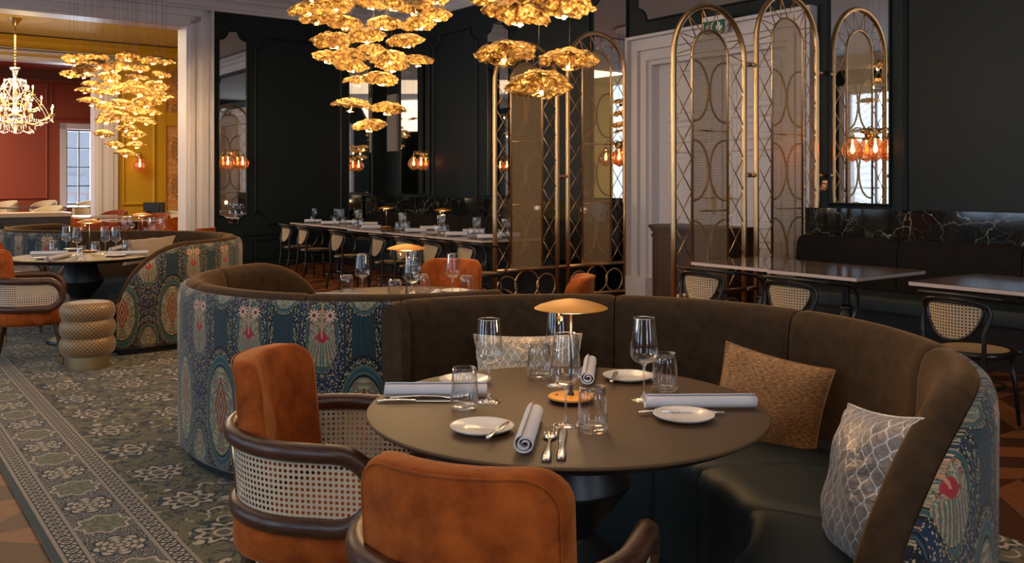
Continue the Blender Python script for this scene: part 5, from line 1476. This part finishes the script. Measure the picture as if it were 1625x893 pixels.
# ================================================================== ADJOINING ROOMS
def tub_chair(label, px, Y, rz, mat='orange', sc=1.0):
    root = thing('tub_chair', label, 'chair', ((px - CX)/FPX*Y, Y, 0), rz); root.scale = (sc, sc, sc)
    rows = []
    for i in range(29):
        a = R(60) + R(240)*i/28; q = abs(i - 14)/14; zt = .80 - .16*q**2.2
        rows.append([(r*math.cos(a), r*math.sin(a), z) for r, z in ((.235, .40), (.245, zt - .05), (.26, zt), (.29, zt + .005), (.305, zt - .03), (.29, .36), (.26, .30))])
    m = MB(); m.grid(rows); m.poly(rows[0][::-1]); m.poly(rows[-1]); m.build('backrest', mat, root, True, 60)
    m = MB(); m.lathe([(0, .32), (.24, .32), (.255, .36), (.25, .43), (.2, .455), (0, .46)], 28); m.build('seat', mat, root, True)
    for x in (-.17, .17):
        for y in (-.16, .16):
            m = MB(); m.tube([(x, y, .34), (x*1.2, y*1.2, 0)], [.018, .011], 8); m.build('leg', 'dark_wood', root, True)
    return root
t1 = tub_chair('plum brown tub chair beyond left booth, its back towards us', 163, 14.2, R(80), 'orange_dark')
tc = [(207, 18.3, 200, 'rust tub chair with pale seat side at centre of yellow room', 'orange'), (178, 19.2, 250, 'low brown tub chair far back in the yellow room', 'orange_dark'),
      (266, 15.7, 170, 'bright orange tub chair at right by the glasses, near white casing', 'orange'), (243, 17.2, 260, 'brown orange tub chair behind the far gold lamp', 'orange_dark'),
      (130, 15.4, 60, 'orange tub chair at left of yellow room beside counter end', 'orange'), (84, 15.6, 20, 'rust tub chair mostly hidden beside the dark counter', 'orange_dark')]
for px, Y, a, l, mt in tc: tub_chair(l, px, Y, R(a), mt)
# red velvet bench back right by casing (another armchair)
dup(C1, (-3.72, 10.5, .012), R(172), 'orange armchair whose top shows at the foot of the white casing')
def far_table(label, px, Y, w, d, rz=ROOMZ, mat='marble_top', zt=.75, edge='marble_edge'):
    root = thing('dining_table', label, 'table', ((px - CX)/FPX*Y, Y, 0), rz)
    m = MB(); m.box(-w/2, -d/2, zt - .004, w/2, d/2, zt); m.build('tabletop', mat, root)
    m = MB(); m.box(-w/2, -d/2, zt - .03, w/2, d/2, zt - .004); m.build('tabletop_edge', edge, root)
    m = MB(); m.lathe([(.05, zt - .03), (.035, zt - .08), (.03, .1), (.06, .05), (.24, .02), (.25, 0), (0, 0)], 24); m.build('pedestal', 'black_metal', root, True, 40)
    return root
far_table('pale topped table with gold lamp and glasses in the yellow room', 215, 15.9, .8, 1.0)
far_table('pale topped table at left in the yellow room, further back', 165, 17.4, .8, 1.0)
far_table('long glossy table under the red wall with bluish reflection', 60, 21.7, .9, 4.2, ROOMZ, 'blue_table', .80, 'blue_table')
lamp_shade_at(226, 340, 'gold disc lamp of the most distant booth, before the mustard wall', z=.75)
def fg(px, Y, l, k): dup(k, pt(px, Y), None, l)
fg(198, 10.5, 'wine glass in most distant booth, left one of the left pair', wg); fg(208, 10.7, 'wine glass in most distant booth, right one of the left pair', wg)
fg(240, 10.3, 'wine glass in most distant booth, just right of the lamp', wg); fg(257, 10.45, 'rightmost wine glass in the most distant booth', wg)
fg(233, 10.6, 'small tumbler right of lamp stem in most distant booth', tu); fg(248, 10.7, 'rightmost small tumbler in the most distant booth', tu)
# napkin-like white plates stacks replaced by chair backs along the red wall
for px, Y, l in ((68, 24.6, 'pale beige chair back top under red wall, right one'), (6, 24.0, 'pale beige chair back at left picture edge under red wall'), (72, 19.0, 'pale beige nearer chair back behind the counter'), (136, 24.4, 'grey beige chair below the far window')):
    tub_chair(l, px, Y, R(250), 'cream_fabric', 1.12)
# dark counter with brass knobs
Yc = 12.2; v = PD(112, 340, Yc); s0 = None
def to_st(p): dx = p.x - CXR; dy = p.y - CYR; return dx*EB[0] + dy*EB[1], dx*EA[0] + dy*EA[1]
sc_, tc_ = to_st(v); zt_ = zat(337, Yc)
c = RW(sc_, tc_, 0); root = thing('counter', 'dark brown service counter with pale top and brass knobs at far left', 'counter', (c.x, c.y, 0), ROOMZ)
m = MB(); m.box(-.55, -3.2, .0, 0, 0, zt_ - .05); m.build('body', 'cabinet_brown', root)
m = MB(); m.box(-.58, -3.25, zt_ - .05, .02, .02, zt_); m.build('counter_top', 'counter_top', root)
for k in range(5):
    y0 = -.62*k - .18 - (.35 if k else .35); 
    m = MB(); m.box(.0, y0 - .28, .08, .018, y0 + .28, zt_ - .10); d = m.build('door', 'cabinet_brown', root)
    m = MB(); yy = y0 + (.24 if k % 2 else -.24)
    m.tube([(.018, yy, zt_ - .17), (.035, yy, zt_ - .17)], .006, 8); m.lathe([(0, -.016), (.016, -.006), (.017, .006), (0, .016)], 12, (.045, yy, zt_ - .17)); m.build('knob', 'brass', d, True)
# black cabinet panel and upholstered bench in the yellow room
Yp = 18.6; v = PD(243, 333, Yp); zt2 = zat(321, Yp)
root = thing('low_cabinet', 'black panelled low cabinet against the mustard wall', 'cabinet', (v.x, v.y, 0), 0)
m = MB(); m.box(-.19, -.03, 0, .19, .15, zt2); m.build('body', 'black_metal', root)
m = MB(); m.box(-.14, -.045, .1, .14, -.03, zt2 - .08); m.build('door', 'black_metal', root)
Yb = 18.4; v = PD(318, 320, Yb)
s1_, t1_ = to_st(v); c = RW(s1_, t1_, 0)
root = thing('bench', 'olive gold velvet bench with cream base by right of yellow room', 'sofa', (c.x, c.y, 0), ROOMZ)
m = MB(); m.box(-.9, .15, .4, .3, .35, zat(317, Yb)); m.build('backrest', 'bench_yellow', root)
m = MB(); m.box(-.9, -.35, .35, .3, .15, .5); m.build('seat', 'bench_yellow', root)
m = MB(); m.box(-.9, -.42, .05, .35, -.35, zat(338, Yb - .3)); m.box(-.92, -.44, zat(338, Yb - .3), .37, -.34, zat(336, Yb - .3)); m.build('front_panel', 'cream_fabric', root)
